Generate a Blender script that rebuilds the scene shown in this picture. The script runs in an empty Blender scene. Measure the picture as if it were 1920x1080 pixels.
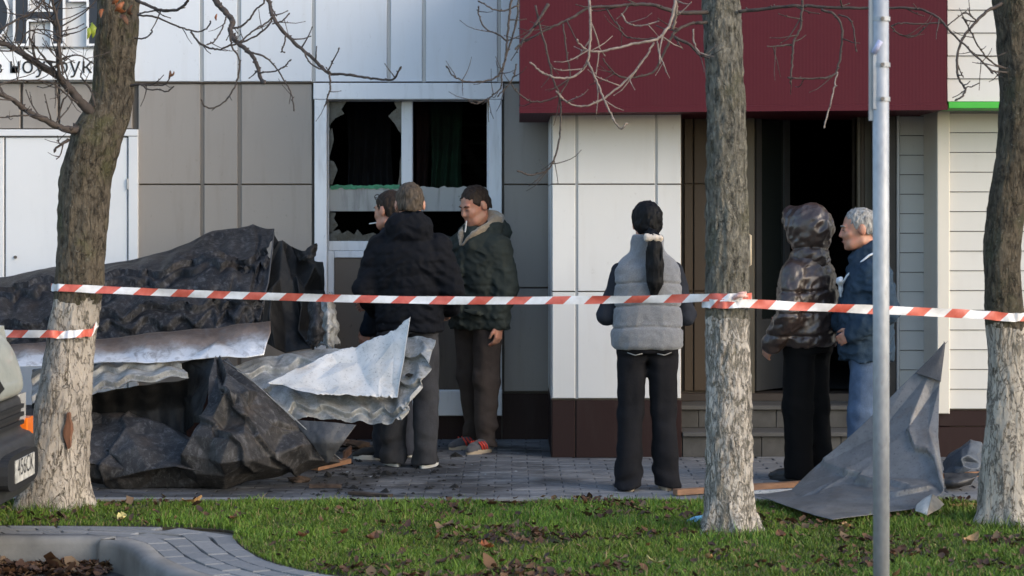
import bpy, bmesh, math, random
import numpy as np
from mathutils import Vector, Matrix

sc = bpy.context.scene
COL = sc.collection
rad = math.radians
rng = random.Random(11)
nrg = np.random.default_rng(5)

# ------------------------------------------------------------ camera, sky, sun, exposure
F, CAMZ, HY, CX = 4000.0, 1.6, 400.0, 960.0      # focal length in photo pixels, eye height, horizon row, centre column
cam_d = bpy.data.cameras.new('camera')
cam_d.sensor_width = 36.0
cam_d.lens = 36.0 * F / 1920.0
cam_d.shift_y = -140.0 / 1920.0
cam_d.clip_start = 0.1
cam_d.clip_end = 2000.0
cam_d.dof.use_dof = True
cam_d.dof.focus_distance = 12.8
cam_d.dof.aperture_fstop = 4.0
cam = bpy.data.objects.new('camera', cam_d)
cam.location = (0, 0, CAMZ)
cam.rotation_euler = (rad(90), 0, 0)
COL.objects.link(cam)
sc.camera = cam

SUN_EL, SUN_AZ = 24.0, 122.0       # azimuth clockwise from +Y (away from the camera) towards +X (right)
world = bpy.data.worlds.new('World')
sc.world = world
world.use_nodes = True
wn = world.node_tree.nodes
wn.clear()
wo = wn.new('ShaderNodeOutputWorld')
wb = wn.new('ShaderNodeBackground')
ws = wn.new('ShaderNodeTexSky')
ws.sky_type = 'NISHITA'
ws.sun_disc = False
ws.sun_elevation = rad(SUN_EL)
ws.sun_rotation = rad(SUN_AZ)
ws.air_density = 1.0
ws.dust_density = 1.0
ws.ozone_density = 1.0
wb.inputs['Strength'].default_value = 0.15
world.node_tree.links.new(ws.outputs[0], wb.inputs[0])
world.node_tree.links.new(wb.outputs[0], wo.inputs[0])

sun_d = bpy.data.lights.new('sun', 'SUN')
sun_d.energy = 0.5
sun_d.angle = rad(30)
sun_d.color = (1.0, 0.80, 0.58)
sun = bpy.data.objects.new('sun', sun_d)
sdir = Vector((math.sin(rad(SUN_AZ)) * math.cos(rad(SUN_EL)), math.cos(rad(SUN_AZ)) * math.cos(rad(SUN_EL)), math.sin(rad(SUN_EL))))
sun.rotation_euler = sdir.to_track_quat('Z', 'Y').to_euler()
sun.location = (6, -6, 8)
COL.objects.link(sun)

sc.view_settings.view_transform = 'Standard'
sc.view_settings.look = 'None'
sc.view_settings.exposure = 1.36
sc.view_settings.gamma = 1.0
sc.view_settings.use_curve_mapping = False
sc.cycles.max_bounces = 6
sc.cycles.use_denoising = True


# ------------------------------------------------------------ helpers
def PX(px, d): return (px - CX) * d / F
def PZ(py, d): return CAMZ - (py - HY) * d / F
def P(px, py, d): return Vector((PX(px, d), d, PZ(py, d)))
def GD(py, z=0.0): return (CAMZ - z) * F / (py - HY)      # distance of a ground point seen at row py


def tag(o, label=None, cat=None, group=None, kind=None):
    if label: o['label'] = label
    if cat: o['category'] = cat
    if group: o['group'] = group
    if kind: o['kind'] = kind
    return o


def thing(name, loc, label, cat, group=None, rz=0.0):
    o = bpy.data.objects.new(name, None)
    o.empty_display_size = 0.1
    o.location = loc
    o.rotation_euler = (0, 0, rz)
    COL.objects.link(o)
    return tag(o, label, cat, group)


def wloc(o):
    v = Vector(o.location)
    p = o.parent
    while p is not None:
        v = v + Vector(p.location)
        p = p.parent
    return v


class MB:
    def __init__(s):
        s.v = []; s.f = []; s.m = []

    def add(s, vs, fs, mi=0):
        n = len(s.v)
        s.v += [tuple(p) for p in vs]
        s.f += [tuple(i + n for i in f) for f in fs]
        s.m += [mi] * len(fs)
        return s

    def box(s, x0, x1, y0, y1, z0, z1, mi=0):
        v = [(x0, y0, z0), (x1, y0, z0), (x1, y1, z0), (x0, y1, z0), (x0, y0, z1), (x1, y0, z1), (x1, y1, z1), (x0, y1, z1)]
        return s.add(v, [(0, 3, 2, 1), (4, 5, 6, 7), (0, 1, 5, 4), (1, 2, 6, 5), (2, 3, 7, 6), (3, 0, 4, 7)], mi)

    def cbox(s, x0, x1, y0, y1, z0, z1, c=0.004, mi=0):
        """box whose front (-Y) face is chamfered"""
        v = [(x0, y1, z0), (x1, y1, z0), (x1, y1, z1), (x0, y1, z1),
             (x0, y0 + c, z0), (x1, y0 + c, z0), (x1, y0 + c, z1), (x0, y0 + c, z1),
             (x0 + c, y0, z0 + c), (x1 - c, y0, z0 + c), (x1 - c, y0, z1 - c), (x0 + c, y0, z1 - c)]
        f = [(0, 3, 2, 1)]
        for i in range(4):
            j = (i + 1) % 4
            f += [(i, j, j + 4, i + 4), (i + 4, j + 4, j + 8, i + 8)]
        f.append((8, 9, 10, 11))
        return s.add(v, f, mi)

    def prism(s, pts, y0, y1, mi=0):
        """outline in (x, z), front at y0"""
        n = len(pts)
        v = [(x, y0, z) for x, z in pts] + [(x, y1, z) for x, z in pts]
        f = [tuple(range(n)), tuple(range(2 * n - 1, n - 1, -1))]
        f += [(i, i + n, (i + 1) % n + n, (i + 1) % n) for i in range(n)]
        return s.add(v, f, mi)

    def prism_z(s, pts, z0, z1, mi=0):
        n = len(pts)
        v = [(x, y, z1) for x, y in pts] + [(x, y, z0) for x, y in pts]
        f = [tuple(range(n)), tuple(range(2 * n - 1, n - 1, -1))]
        f += [(i, i + n, (i + 1) % n + n, (i + 1) % n) for i in range(n)]
        return s.add(v, f, mi)

    def tube(s, pts, radii, n=8, mi=0, cap=True):
        pts = [Vector(p) for p in pts]
        if not hasattr(radii, '__len__'): radii = [radii] * len(pts)
        m = len(pts)
        vs = []
        t = (pts[1] - pts[0]).normalized()
        up = Vector((0, 0, 1)) if abs(t.z) < 0.9 else Vector((0, 1, 0))
        a = t.cross(up).normalized()
        for i in range(m):
            t = (pts[min(i + 1, m - 1)] - pts[max(i - 1, 0)]).normalized()
            a = (a - t * a.dot(t)).normalized()
            b = t.cross(a)
            for k in range(n):
                q = 2 * math.pi * k / n
                vs.append(pts[i] + (a * math.cos(q) + b * math.sin(q)) * radii[i])
        fs = [(i * n + k, i * n + (k + 1) % n, (i + 1) * n + (k + 1) % n, (i + 1) * n + k) for i in range(m - 1) for k in range(n)]
        if cap:
            fs += [tuple(range(n - 1, -1, -1)), tuple(range((m - 1) * n, m * n))]
        return s.add(vs, fs, mi)

    def mesh(s, name, off=(0, 0, 0)):
        me = bpy.data.meshes.new(name)
        o = Vector(off)
        me.from_pydata([(a - o.x, b - o.y, c - o.z) for a, b, c in s.v], [], s.f)
        return me

    def build(s, name, mats, parent=None, smooth=False, local=False, fix=False):
        """vertices are world points unless local; a child is stored relative to its parent's place"""
        off = (0, 0, 0) if (parent is None or local) else wloc(parent)
        me = s.mesh(name, off)
        if not isinstance(mats, (list, tuple)): mats = [mats]
        for m in mats: me.materials.append(m)
        if len(mats) > 1: me.polygons.foreach_set('material_index', s.m)
        if fix:
            bm = bmesh.new(); bm.from_mesh(me)
            bmesh.ops.recalc_face_normals(bm, faces=bm.faces)
            bm.to_mesh(me); bm.free()
        if smooth: me.polygons.foreach_set('use_smooth', [True] * len(me.polygons))
        me.update()
        o = bpy.data.objects.new(name, me)
        COL.objects.link(o)
        if parent is not None: o.parent = parent
        return o


def np_mesh(name, v, f, mats, parent=None, smooth=True, attr=None):
    """quads or tris from numpy arrays"""
    me = bpy.data.meshes.new(name)
    k = f.shape[1]
    me.vertices.add(len(v)); me.vertices.foreach_set('co', np.ascontiguousarray(v, dtype=np.float32).ravel())
    me.loops.add(f.size); me.loops.foreach_set('vertex_index', np.ascontiguousarray(f, dtype=np.int32).ravel())
    me.polygons.add(len(f))
    me.polygons.foreach_set('loop_start', np.arange(0, f.size, k, dtype=np.int32))
    if not isinstance(mats, (list, tuple)): mats = [mats]
    for m in mats: me.materials.append(m)
    if smooth: me.polygons.foreach_set('use_smooth', np.ones(len(f), dtype=bool))
    me.update(calc_edges=True)
    if attr is not None:
        for nm, dat in attr.items():
            a = me.color_attributes.new(nm, 'FLOAT_COLOR', 'POINT')
            a.data.foreach_set('color', np.ascontiguousarray(dat, dtype=np.float32).ravel())
    me.validate()
    o = bpy.data.objects.new(name, me)
    COL.objects.link(o)
    if parent is not None: o.parent = parent
    return o


def crom(pts, n):
    """Catmull-Rom through 3-D points, n samples a span"""
    pts = [Vector(p) for p in pts]
    q = [pts[0] * 2 - pts[1]] + pts + [pts[-1] * 2 - pts[-2]]
    out = []
    for i in range(1, len(q) - 2):
        a, b, c, d = q[i - 1], q[i], q[i + 1], q[i + 2]
        for k in range(n):
            t = k / n
            out.append(0.5 * (2 * b + (c - a) * t + (2 * a - 5 * b + 4 * c - d) * t * t + (3 * b - a - 3 * c + d) * t ** 3))
    out.append(pts[-1])
    return out


_NG = np.random.default_rng(3).random((32, 32, 32)).astype(np.float32)
def noise3(x, y, z):
    """smooth value noise in [-1, 1] on arrays"""
    xi = np.floor(x).astype(np.int64); yi = np.floor(y).astype(np.int64); zi = np.floor(z).astype(np.int64)
    fx = x - xi; fy = y - yi; fz = z - zi
    fx = fx * fx * (3 - 2 * fx); fy = fy * fy * (3 - 2 * fy); fz = fz * fz * (3 - 2 * fz)
    r = 0
    for a in (0, 1):
        wx = fx if a else 1 - fx
        for b in (0, 1):
            wy = fy if b else 1 - fy
            for c in (0, 1):
                wz = fz if c else 1 - fz
                r = r + wx * wy * wz * _NG[(xi + a) & 31, (yi + b) & 31, (zi + c) & 31]
    return r * 2 - 1


# ------------------------------------------------------------ materials
class NT:
    def __init__(s, name):
        s.mat = bpy.data.materials.new(name)
        s.mat.use_nodes = True
        s.t = s.mat.node_tree
        s.bsdf = s.t.nodes['Principled BSDF']
        s._co = None

    def n(s, typ, **kw):
        nd = s.t.nodes.new('ShaderNode' + typ)
        for k, v in kw.items():
            if hasattr(nd, k): setattr(nd, k, v)
        return nd

    def l(s, a, b): s.t.links.new(a, b)

    def co(s, scale=(1, 1, 1), rand=True):
        """object coordinates, shifted by the object's own random number"""
        tc = s.n('TexCoord')
        mp = s.n('Mapping')
        mp.inputs['Scale'].default_value = scale
        s.l(tc.outputs['Object'], mp.inputs['Vector'])
        if rand:
            oi = s.n('ObjectInfo')
            mu = s.n('Math', operation='MULTIPLY'); mu.inputs[1].default_value = 37.0
            s.l(oi.outputs['Random'], mu.inputs[0])
            s.l(mu.outputs[0], mp.inputs['Location'])
        return mp.outputs[0]

    def noise(s, scale, co=None, detail=4, rough=0.55, dist=0.0):
        nd = s.n('TexNoise')
        nd.inputs['Scale'].default_value = scale
        nd.inputs['Detail'].default_value = detail
        nd.inputs['Roughness'].default_value = rough
        nd.inputs['Distortion'].default_value = dist
        s.l(co if co is not None else s.co(), nd.inputs['Vector'])
        return nd.outputs['Fac']

    def ramp(s, fac, stops):
        r = s.n('ValToRGB')
        e = r.color_ramp.elements
        while len(e) < len(stops): e.new(0.5)
        for i, (p, c) in enumerate(stops):
            e[i].position = p
            e[i].color = (c[0], c[1], c[2], 1) if hasattr(c, '__len__') else (c, c, c, 1)
        s.l(fac, r.inputs[0])
        return r.outputs[0]

    def mix(s, fac, a, b, mode='MIX'):
        m = s.n('Mix', data_type='RGBA', blend_type=mode)
        for sock, val in ((m.inputs[0], fac), (m.inputs[6], a), (m.inputs[7], b)):
            if isinstance(val, (int, float)): sock.default_value = val
            elif isinstance(val, (tuple, list)): sock.default_value = (*val, 1) if len(val) == 3 else val
            else: s.l(val, sock)
        return m.outputs[2]

    def math(s, op, a, b=None):
        m = s.n('Math', operation=op)
        for i, val in enumerate((a, b)):
            if val is None: continue
            if isinstance(val, (int, float)): m.inputs[i].default_value = val
            else: s.l(val, m.inputs[i])
        return m.outputs[0]

    def set(s, **kw):
        for k, v in kw.items():
            sock = s.bsdf.inputs[k.replace('_', ' ')]
            if isinstance(v, (int, float)): sock.default_value = v
            elif isinstance(v, (tuple, list)): sock.default_value = (*v, 1) if len(v) == 3 else v
            else: s.l(v, sock)
        return s

    def bump(s, h, strength=0.3, dist=0.01):
        b = s.n('Bump')
        b.inputs['Strength'].default_value = strength
        b.inputs['Distance'].default_value = dist
        s.l(h, b.inputs['Height'])
        s.l(b.outputs[0], s.bsdf.inputs['Normal'])
        return s


def mat(name, col, rough=0.6, metal=0.0, var=0.12, vscale=3.0, bump=0.0, bscale=60.0, spec=0.5, stretch=(1, 1, 1)):
    """plain colour with a soft uneven tone and fine relief"""
    m = NT(name)
    co = m.co(stretch)
    f = m.noise(vscale, co, 5)
    dark = tuple(c * (1 - var) for c in col); light = tuple(min(1, c * (1 + var)) for c in col)
    m.set(Base_Color=m.ramp(f, [(0.3, dark), (0.7, light)]), Roughness=rough, Metallic=metal)
    m.bsdf.inputs['Specular IOR Level'].default_value = spec
    if bump: m.bump(m.noise(bscale, co, 3), bump, 0.004)
    return m.mat
# ------------------------------------------------------------ facade materials
def panel_mat(name, col, rough, dirt, dcol, spec=0.3, ribs=False):
    m = NT(name)
    co = m.co((1, 1, 1))
    big = m.noise(1.3, co, 4)
    fine = m.noise(14, m.co((1, 1, 0.12)), 4, 0.6)
    oi = m.n('ObjectInfo')
    base = m.mix(m.math('MULTIPLY', oi.outputs['Random'], 0.35), col, tuple(c * 0.86 for c in col))
    base = m.mix(m.ramp(big, [(0.35, 0.0), (0.8, 0.30)]), base, tuple(c * 0.82 for c in col))
    st = m.math('MULTIPLY', m.ramp(fine, [(0.52, 0.0), (0.75, 1.0)]), dirt)
    base = m.mix(st, base, dcol)
    spots = m.ramp(m.noise(28, m.co((1, 1, 0.7)), 3, 0.7), [(0.66, 0.0), (0.74, 1.0)])
    base = m.mix(m.math('MULTIPLY', spots, dirt * 1.2), base, tuple(c * 0.6 for c in dcol))
    m.set(Base_Color=base, Roughness=rough)
    m.bsdf.inputs['Specular IOR Level'].default_value = spec
    if ribs:
        wv = m.n('TexWave', bands_direction='X'); wv.inputs['Scale'].default_value = 14; m.l(m.co(rand=False), wv.inputs['Vector'])
        m.bump(m.math('ADD', m.math('MULTIPLY', wv.outputs['Fac'], .05), m.noise(2.2, co, 2)), 0.25, 0.02)
    else: m.bump(m.noise(2.2, co, 2), 0.3, 0.02)
    return m.mat

M_WHITE = panel_mat('white_panel', (0.70, 0.725, 0.76), 0.42, 0.16, (0.42, 0.38, 0.32))
M_TAUPE = panel_mat('taupe_panel', (0.305, 0.275, 0.245), 0.45, 0.22, (0.17, 0.14, 0.115))
M_PILLAR = panel_mat('pillar_panel', (0.69, 0.685, 0.67), 0.40, 0.13, (0.45, 0.40, 0.34))
M_PLINTH = panel_mat('brown_plinth', (0.026, 0.012, 0.011), 0.5, 0.25, (0.055, 0.045, 0.04), 0.2)
M_BURG = panel_mat('burgundy_fascia', (0.080, 0.0115, 0.019), 0.6, 0.16, (0.06, 0.018, 0.022), 0.15, True)
M_STRIP = mat('joint_strip', (0.36, 0.36, 0.36), 0.45, 0.3, 0.1)
M_STRIPB = mat('taupe_joint_strip', (0.15, 0.13, 0.11), 0.5, 0.0, 0.1)
M_CORE = mat('joint_backing', (0.10, 0.085, 0.07), 0.8, 0.0, 0.2)
M_PVC = panel_mat('white_window_frame', (0.76, 0.77, 0.79), 0.35, 0.34, (0.20, 0.18, 0.16))
M_DOOR = panel_mat('white_metal_door', (0.74, 0.74, 0.74), 0.45, 0.08, (0.40, 0.38, 0.35))
M_BROWNP = panel_mat('sooty_brown_panel', (0.150, 0.118, 0.092), 0.5, 0.45, (0.05, 0.04, 0.035))
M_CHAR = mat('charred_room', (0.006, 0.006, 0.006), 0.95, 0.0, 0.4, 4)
M_SIDING = panel_mat('siding_board', (0.63, 0.61, 0.565), 0.48, 0.07, (0.40, 0.35, 0.28))
M_TRIM = panel_mat('cream_corner_trim', (0.70, 0.655, 0.57), 0.42, 0.06, (0.45, 0.38, 0.30))
M_GREEN = mat('green_edge_trim', (0.045, 0.42, 0.03), 0.4, 0, 0.08)
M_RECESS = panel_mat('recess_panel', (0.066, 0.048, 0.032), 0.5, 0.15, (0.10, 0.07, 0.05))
M_STEP = mat('step_block', (0.058, 0.057, 0.054), 0.85, 0, 0.3, 9, 0.3, 90)
M_STEPTOP = mat('step_tread', (0.070, 0.069, 0.067), 0.8, 0, 0.2, 7, 0.3, 90)
M_DARKFRAME = mat('dark_brown_frame', (0.038, 0.028, 0.022), 0.5, 0, 0.25, 6)
M_HANDLE = mat('pale_handle', (0.62, 0.52, 0.38), 0.4)
M_GLASSD = NT('dark_glass')
M_GLASSD.set(Base_Color=(0.010, 0.013, 0.013), Roughness=0.06)
M_GLASSD.bsdf.inputs['Specular IOR Level'].default_value = 0.25
M_GLASSD = M_GLASSD.mat
g = NT('dirty_glass')
g.set(Base_Color=g.ramp(g.noise(18), [(0.35, (0.010, 0.012, 0.014)), (0.7, (0.050, 0.058, 0.066))]), Roughness=0.25)
M_SHARD = g.mat

# ------------------------------------------------------------ ground and paving
m = NT('asphalt')
cc = m.co(rand=False)
m.set(Base_Color=m.ramp(m.noise(60, cc, 6, 0.7), [(0.3, (0.035, 0.036, 0.038)), (0.7, (0.075, 0.075, 0.076))]), Roughness=0.85)
m.bump(m.noise(160, cc, 3), 0.5, 0.006)
M_ASPHALT = m.mat
m = NT('soil')
cc = m.co(rand=False)
m.set(Base_Color=m.ramp(m.noise(9, cc, 6, 0.7), [(0.35, (0.030, 0.022, 0.014)), (0.55, (0.050, 0.040, 0.022)), (0.7, (0.038, 0.050, 0.016))]), Roughness=0.95)
m.bump(m.noise(40, cc, 4), 0.8, 0.02)
M_SOIL = m.mat

def paver_mat(name, c0, c1, soot):
    m = NT(name)
    oi = m.n('ObjectInfo')
    ge = m.n('NewGeometry')
    po = m.n('Mapping'); po.inputs['Scale'].default_value = (1, 1, 1)
    m.l(ge.outputs['Position'], po.inputs['Vector'])
    base = m.mix(oi.outputs['Random'], c0, c1)
    base = m.mix(m.ramp(m.noise(35, po.outputs[0], 4, 0.7), [(0.4, 0.0), (0.8, 0.55)]), base, tuple(c * 0.55 for c in c0))
    if soot:
        sxp = m.n('SeparateXYZ'); m.l(ge.outputs['Position'], sxp.inputs[0])
        near = m.n('MapRange'); m.l(sxp.outputs['X'], near.inputs[0])
        near.inputs[1].default_value = 0.9; near.inputs[2].default_value = -0.9; near.inputs[3].default_value = -0.10; near.inputs[4].default_value = 0.14
        s1 = m.ramp(m.math('ADD', m.noise(1.7, po.outputs[0], 5, 0.65), near.outputs[0]), [(0.46, 0.0), (0.66, 0.85)])
        base = m.mix(s1, base, (0.022, 0.021, 0.022))
    m.set(Base_Color=base, Roughness=0.8)
    m.bump(m.noise(120, po.outputs[0], 3), 0.35, 0.004)
    return m.mat
M_PAVE = paver_mat('sidewalk_paver', (0.150, 0.155, 0.165), (0.215, 0.218, 0.225), True)
M_PATH = paver_mat('path_paver', (0.185, 0.19, 0.195), (0.26, 0.258, 0.255), False)
M_KERB = mat('concrete_kerb', (0.20, 0.197, 0.19), 0.85, 0, 0.25, 6, 0.3, 70)
M_JOINT = mat('paving_joint_sand', (0.060, 0.056, 0.050), 0.95, 0, 0.3, 12)

ZR = -0.15
gm = MB(); gm.add([(-400, -200, ZR - 0.02), (400, -200, ZR - 0.02), (400, 900, ZR - 0.02), (-400, 900, ZR - 0.02)], [(0, 1, 2, 3)])
tag(gm.build('ground', M_SOIL), kind='structure')
gm = MB(); gm.add([(-40, -12, ZR), (40, -12, ZR), (40, 10.75, ZR), (-40, 10.75, ZR)], [(0, 1, 2, 3)])
tag(gm.build('road', M_ASPHALT), kind='structure')

# kerb line in plan (outer face towards the road) and the strips behind it
kerb = crom([(-14, 10.60, 0), (-5, 10.56, 0), (-2.35, 10.52, 0), (-2.02, 10.46, 0), (-1.85, 10.26, 0), (-1.70, 9.85, 0), (-1.46, 9.42, 0), (-1.10, 9.05, 0), (-0.4, 8.55, 0), (1.2, 8.15, 0), (5, 8.0, 0), (14, 8.0, 0)], 8)
def offset_line(line, w):
    out = []
    for i, p in enumerate(line):
        t = (line[min(i + 1, len(line) - 1)] - line[max(i - 1, 0)]).normalized()
        out.append(p + Vector((-t.y, t.x, 0)) * w)
    return out
kin = offset_line(kerb, 0.10)
lawn_front = [Vector(p) for p in crom([(-14, 11.05, 0), (-5, 10.99, 0), (-2.5, 10.92, 0), (-1.50, 10.80, 0), (-1.36, 10.44, 0), (-1.22, 10.02, 0), (-1.03, 9.66, 0), (-0.78, 9.40, 0), (-0.2, 9.05, 0), (1.4, 8.62, 0), (5, 8.45, 0), (14, 8.45, 0)], 8)]
LAWN_BACK = 11.86
# kerb: rounded section swept along the line
km = MB()
sec = [(0.0, ZR - 0.02), (0.0, -0.035), (0.006, -0.014), (0.022, 0.0), (0.10, 0.004), (0.10, ZR - 0.02)]
offs = [(offset_line(kerb, w), z) for w, z in sec]
vs = []; n = len(kerb)
for ln, z in offs: vs += [(p.x, p.y, z) for p in ln]
fs = []
for a in range(len(sec) - 1):
    for i in range(n - 1): fs.append((a * n + i, a * n + i + 1, (a + 1) * n + i + 1, (a + 1) * n + i))
km.add(vs, fs)
kerb_o = km.build('kerb', M_KERB, smooth=True)
tag(kerb_o, kind='structure')
# bedding under the paved strip
pm = MB()
vs = [(p.x, p.y, -0.012) for p in kin] + [(p.x, p.y, -0.012) for p in lawn_front]
pm.add(vs, [(i, i + 1, n + i + 1, n + i) for i in range(n - 1)])
path_o = tag(pm.build('path', M_JOINT), kind='structure')
# its pavers: rows that follow the kerb
def seg_len(a, b): return (b - a).length
def at_frac(line, s):
    acc = 0
    for i in range(len(line) - 1):
        L = seg_len(line[i], line[i + 1])
        if acc + L >= s or i == len(line) - 2: return line[i].lerp(line[i + 1], (s - acc) / L)
        acc += L
cum = [0]
for i in range(n - 1): cum.append(cum[-1] + seg_len(kerb[i], kerb[i + 1]))
def pair_at(s):
    for i in range(n - 1):
        if cum[i + 1] >= s or i == n - 2:
            t = (s - cum[i]) / (cum[i + 1] - cum[i])
            return kin[i].lerp(kin[i + 1], t), lawn_front[i].lerp(lawn_front[i + 1], t)
s0 = 8.6
s1 = cum[-1] - 12.0
rows = 4
for r in range(rows):
    s = s0 + (0.1 if r % 2 else 0.0)
    while s < s1:
        L = 0.205
        f0, f1 = r / rows + 0.012, (r + 1) / rows - 0.012
        a0, b0 = pair_at(s + 0.004); a1, b1 = pair_at(s + L - 0.004)
        q = [a0.lerp(b0, f0), a1.lerp(b1, f0), a1.lerp(b1, f1), a0.lerp(b0, f1)]
        dz = rng.uniform(-0.002, 0.003)
        c = sum(q, Vector()) / 4
        mb = MB()
        top = [p.lerp(c, 0.03) for p in q]
        mb.add([(p.x, p.y, -0.03) for p in q] + [(p.x, p.y, -0.003 + dz) for p in q] + [(p.x, p.y, 0.002 + dz) for p in top],
               [(0, 1, 5, 4), (1, 2, 6, 5), (2, 3, 7, 6), (3, 0, 4, 7), (4, 5, 9, 8), (5, 6, 10, 9), (6, 7, 11, 10), (7, 4, 8, 11), (8, 9, 10, 11)])
        mb.build('paver', M_PATH, path_o)
        s += L

# lawn soil
lm = MB()
lf = [p for p in lawn_front]
vs = [(p.x, p.y, 0.0) for p in lf] + [(p.x, LAWN_BACK, 0.0) for p in lf] + [(p.x, p.y, -0.1) for p in lf]
lm.add(vs, [(i, i + 1, n + i + 1, n + i) for i in range(n - 1)] + [(2 * n + i, 2 * n + i + 1, i + 1, i) for i in range(n - 1)])
lawn_o = tag(lm.build('lawn', M_SOIL), kind='structure')

# sidewalk in front of the shops
sm = MB(); sm.add([(-14, LAWN_BACK, -0.010), (14, LAWN_BACK, -0.010), (14, 16.5, -0.010), (-14, 16.5, -0.010)], [(0, 1, 2, 3)])
walk_o = tag(sm.build('sidewalk', M_JOINT), kind='structure')
em = MB(); em.box(-14, 14, LAWN_BACK, LAWN_BACK + 0.07, -0.1, 0.012)
em.build('edging', M_KERB, walk_o)
pv = MB(); c = 0.004
pw, pl = 0.196, 0.097
pv.add([(0, 0, -0.03), (pw, 0, -0.03), (pw, pl, -0.03), (0, pl, -0.03), (0, 0, -0.004), (pw, 0, -0.004), (pw, pl, -0.004), (0, pl, -0.004),
        (c, c, 0), (pw - c, c, 0), (pw - c, pl - c, 0), (c, pl - c, 0)],
       [(0, 1, 5, 4), (1, 2, 6, 5), (2, 3, 7, 6), (3, 0, 4, 7), (4, 5, 9, 8), (5, 6, 10, 9), (6, 7, 11, 10), (7, 4, 8, 11), (8, 9, 10, 11)])
pav_me = pv.mesh('paver'); pav_me.materials.append(M_PAVE)
rest = MB(); cnt = 0
y = LAWN_BACK + 0.075; r = 0
while y < 16.2:
    x = -7.6 + (0.1 if r % 2 else 0)
    while x < 7.6:
        dz = rng.uniform(-0.003, 0.004)
        px = CX + x * F / y
        if cnt < 296 and y < 14.0 and 600 < px < 1900:
            o = bpy.data.objects.new('paver', pav_me); COL.objects.link(o); o.parent = walk_o
            o.location = (x, y, dz); cnt += 1
        else:
            rest.add([(a + x, b + y, cz + dz) for a, b, cz in pv.v[4:]], [tuple(i - 4 for i in f) for f in pv.f[4:]])
        x += 0.2
    y += 0.1; r += 1
tag(rest.build('paving', M_PAVE, walk_o), kind='stuff')

# ------------------------------------------------------------ shop building with the burnt window
DW = 15.09
wx = lambda px: PX(px, DW)
wz = lambda py: PZ(py, DW)
shop = thing('shop_building', (wx(600), DW + 0.1, 0), 'shop building with white upper panels, taupe lower panels and a burnt-out broken window', 'building')
# backing wall with the window opening left free
b = MB()
Y0, Y1 = DW + 0.03, DW + 0.30
b.box(-9.0, wx(606), Y0, Y1, 0, 4.2)
b.box(wx(923), PX(1300, DW), Y0, Y1, 0, 4.2)
b.box(wx(606), wx(923), Y0, Y1, wz(180), 4.2)
b.box(wx(606), wx(923), Y0, Y1, 0, wz(735))
b.build('wall', M_CORE, shop)

def panels(parent, cols, rows, d, t, mt, jv=2.0, jh=1.2, name='panel', skip=()):
    """one panel for each pair of neighbouring column and row edges (photo pixels at distance d)"""
    for i in range(len(cols) - 1):
        for j in range(len(rows) - 1):
            if (i, j) in skip: continue
            x0, x1 = PX(cols[i] + jv, d), PX(cols[i + 1] - jv, d)
            z1, z0 = PZ(rows[j] + jh, d), PZ(rows[j + 1] - jh, d)
            dy = rng.uniform(-0.0015, 0.0015)
            MB().cbox(x0, x1, d + dy, d + t + dy, z0, z1, 0.004).build(name, mt, parent)

upc = [232, 378, 448, 588, 729, 795, 936, 1010]
panels(shop, [-1280, -1140, -1000, -860, -720, -580, -440, -300, -160, -20, 50, 120, 232], [-180, 155], DW, 0.03, M_WHITE, 3)
panels(shop, upc, [-180, 154], DW, 0.03, M_WHITE, 3.4)
panels(shop, [256, 379, 449, 588], [156, 346, 540, 735], DW, 0.03, M_TAUPE, 3.5)
panels(shop, [944, 1090], [156, 346, 540, 735], DW, 0.03, M_TAUPE, 1.0)
panels(shop, [-240, -100, 40, 110, 180, 250], [156, 242], DW, 0.03, M_TAUPE, 2.5)
panels(shop, [-1280, -1140, -1000, -860, -720, -580, -440, -264], [156, 346, 540, 735], DW, 0.03, M_TAUPE, 2.5)
panels(shop, [-1280, -1000, -720, -440, -264], [737, 826], DW + 0.02, 0.03, M_PLINTH, 1.2, 1.0, 'plinth_panel')
for px in upc[:-1]:
    MB().box(wx(px - 3), wx(px + 3), DW + 0.008, DW + 0.03, wz(154), wz(-180)).build('joint_strip', M_STRIP, shop)
for px in (379, 449):
    MB().box(wx(px - 3.2), wx(px + 3.2), DW + 0.008, DW + 0.03, wz(735), wz(157)).build('joint_strip', M_STRIPB, shop)
# plinth tiles
panels(shop, [262, 380, 450, 590, 705, 820, 941, 1090], [737, 826], DW + 0.02, 0.03, M_PLINTH, 1.2, 1.0, 'plinth_panel')
# projecting drip between white and taupe cladding
MB().box(wx(232), wx(590), DW - 0.012, DW + 0.02, wz(156.4), wz(153.6)).build('drip_edge', M_RECESS, shop)

# service door at the left
door = MB()
door.box(wx(-260), wx(241), DW + 0.012, DW + 0.03, 0.03, wz(256))
do = door.build('service_door', M_CORE, shop)
MB().cbox(wx(-250), wx(8), DW - 0.014, DW + 0.01, 0.05, wz(258), 0.006).build('door_leaf', M_DOOR, do)
MB().cbox(wx(11), wx(239), DW - 0.014, DW + 0.01, 0.05, wz(258), 0.006).build('door_leaf', M_DOOR, do)
MB().cbox(wx(242), wx(260), DW - 0.03, DW + 0.03, 0.0, wz(256), 0.004).build('door_frame', M_DOOR, do)
MB().cbox(wx(-260), wx(260), DW - 0.035, DW + 0.03, wz(255.5), wz(243), 0.004).build('door_frame', M_DOOR, do)
for py in (345, 690):
    MB().tube([(wx(240.5), DW - 0.026, wz(py + 10)), (wx(240.5), DW - 0.026, wz(py - 10))], 0.009, 8).build('hinge', M_STRIP, do)
MB().tube([(wx(30), DW - 0.03, wz(482)), (wx(30), DW, wz(482))], 0.011, 10).build('keyhole', M_CORE, do)

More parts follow.
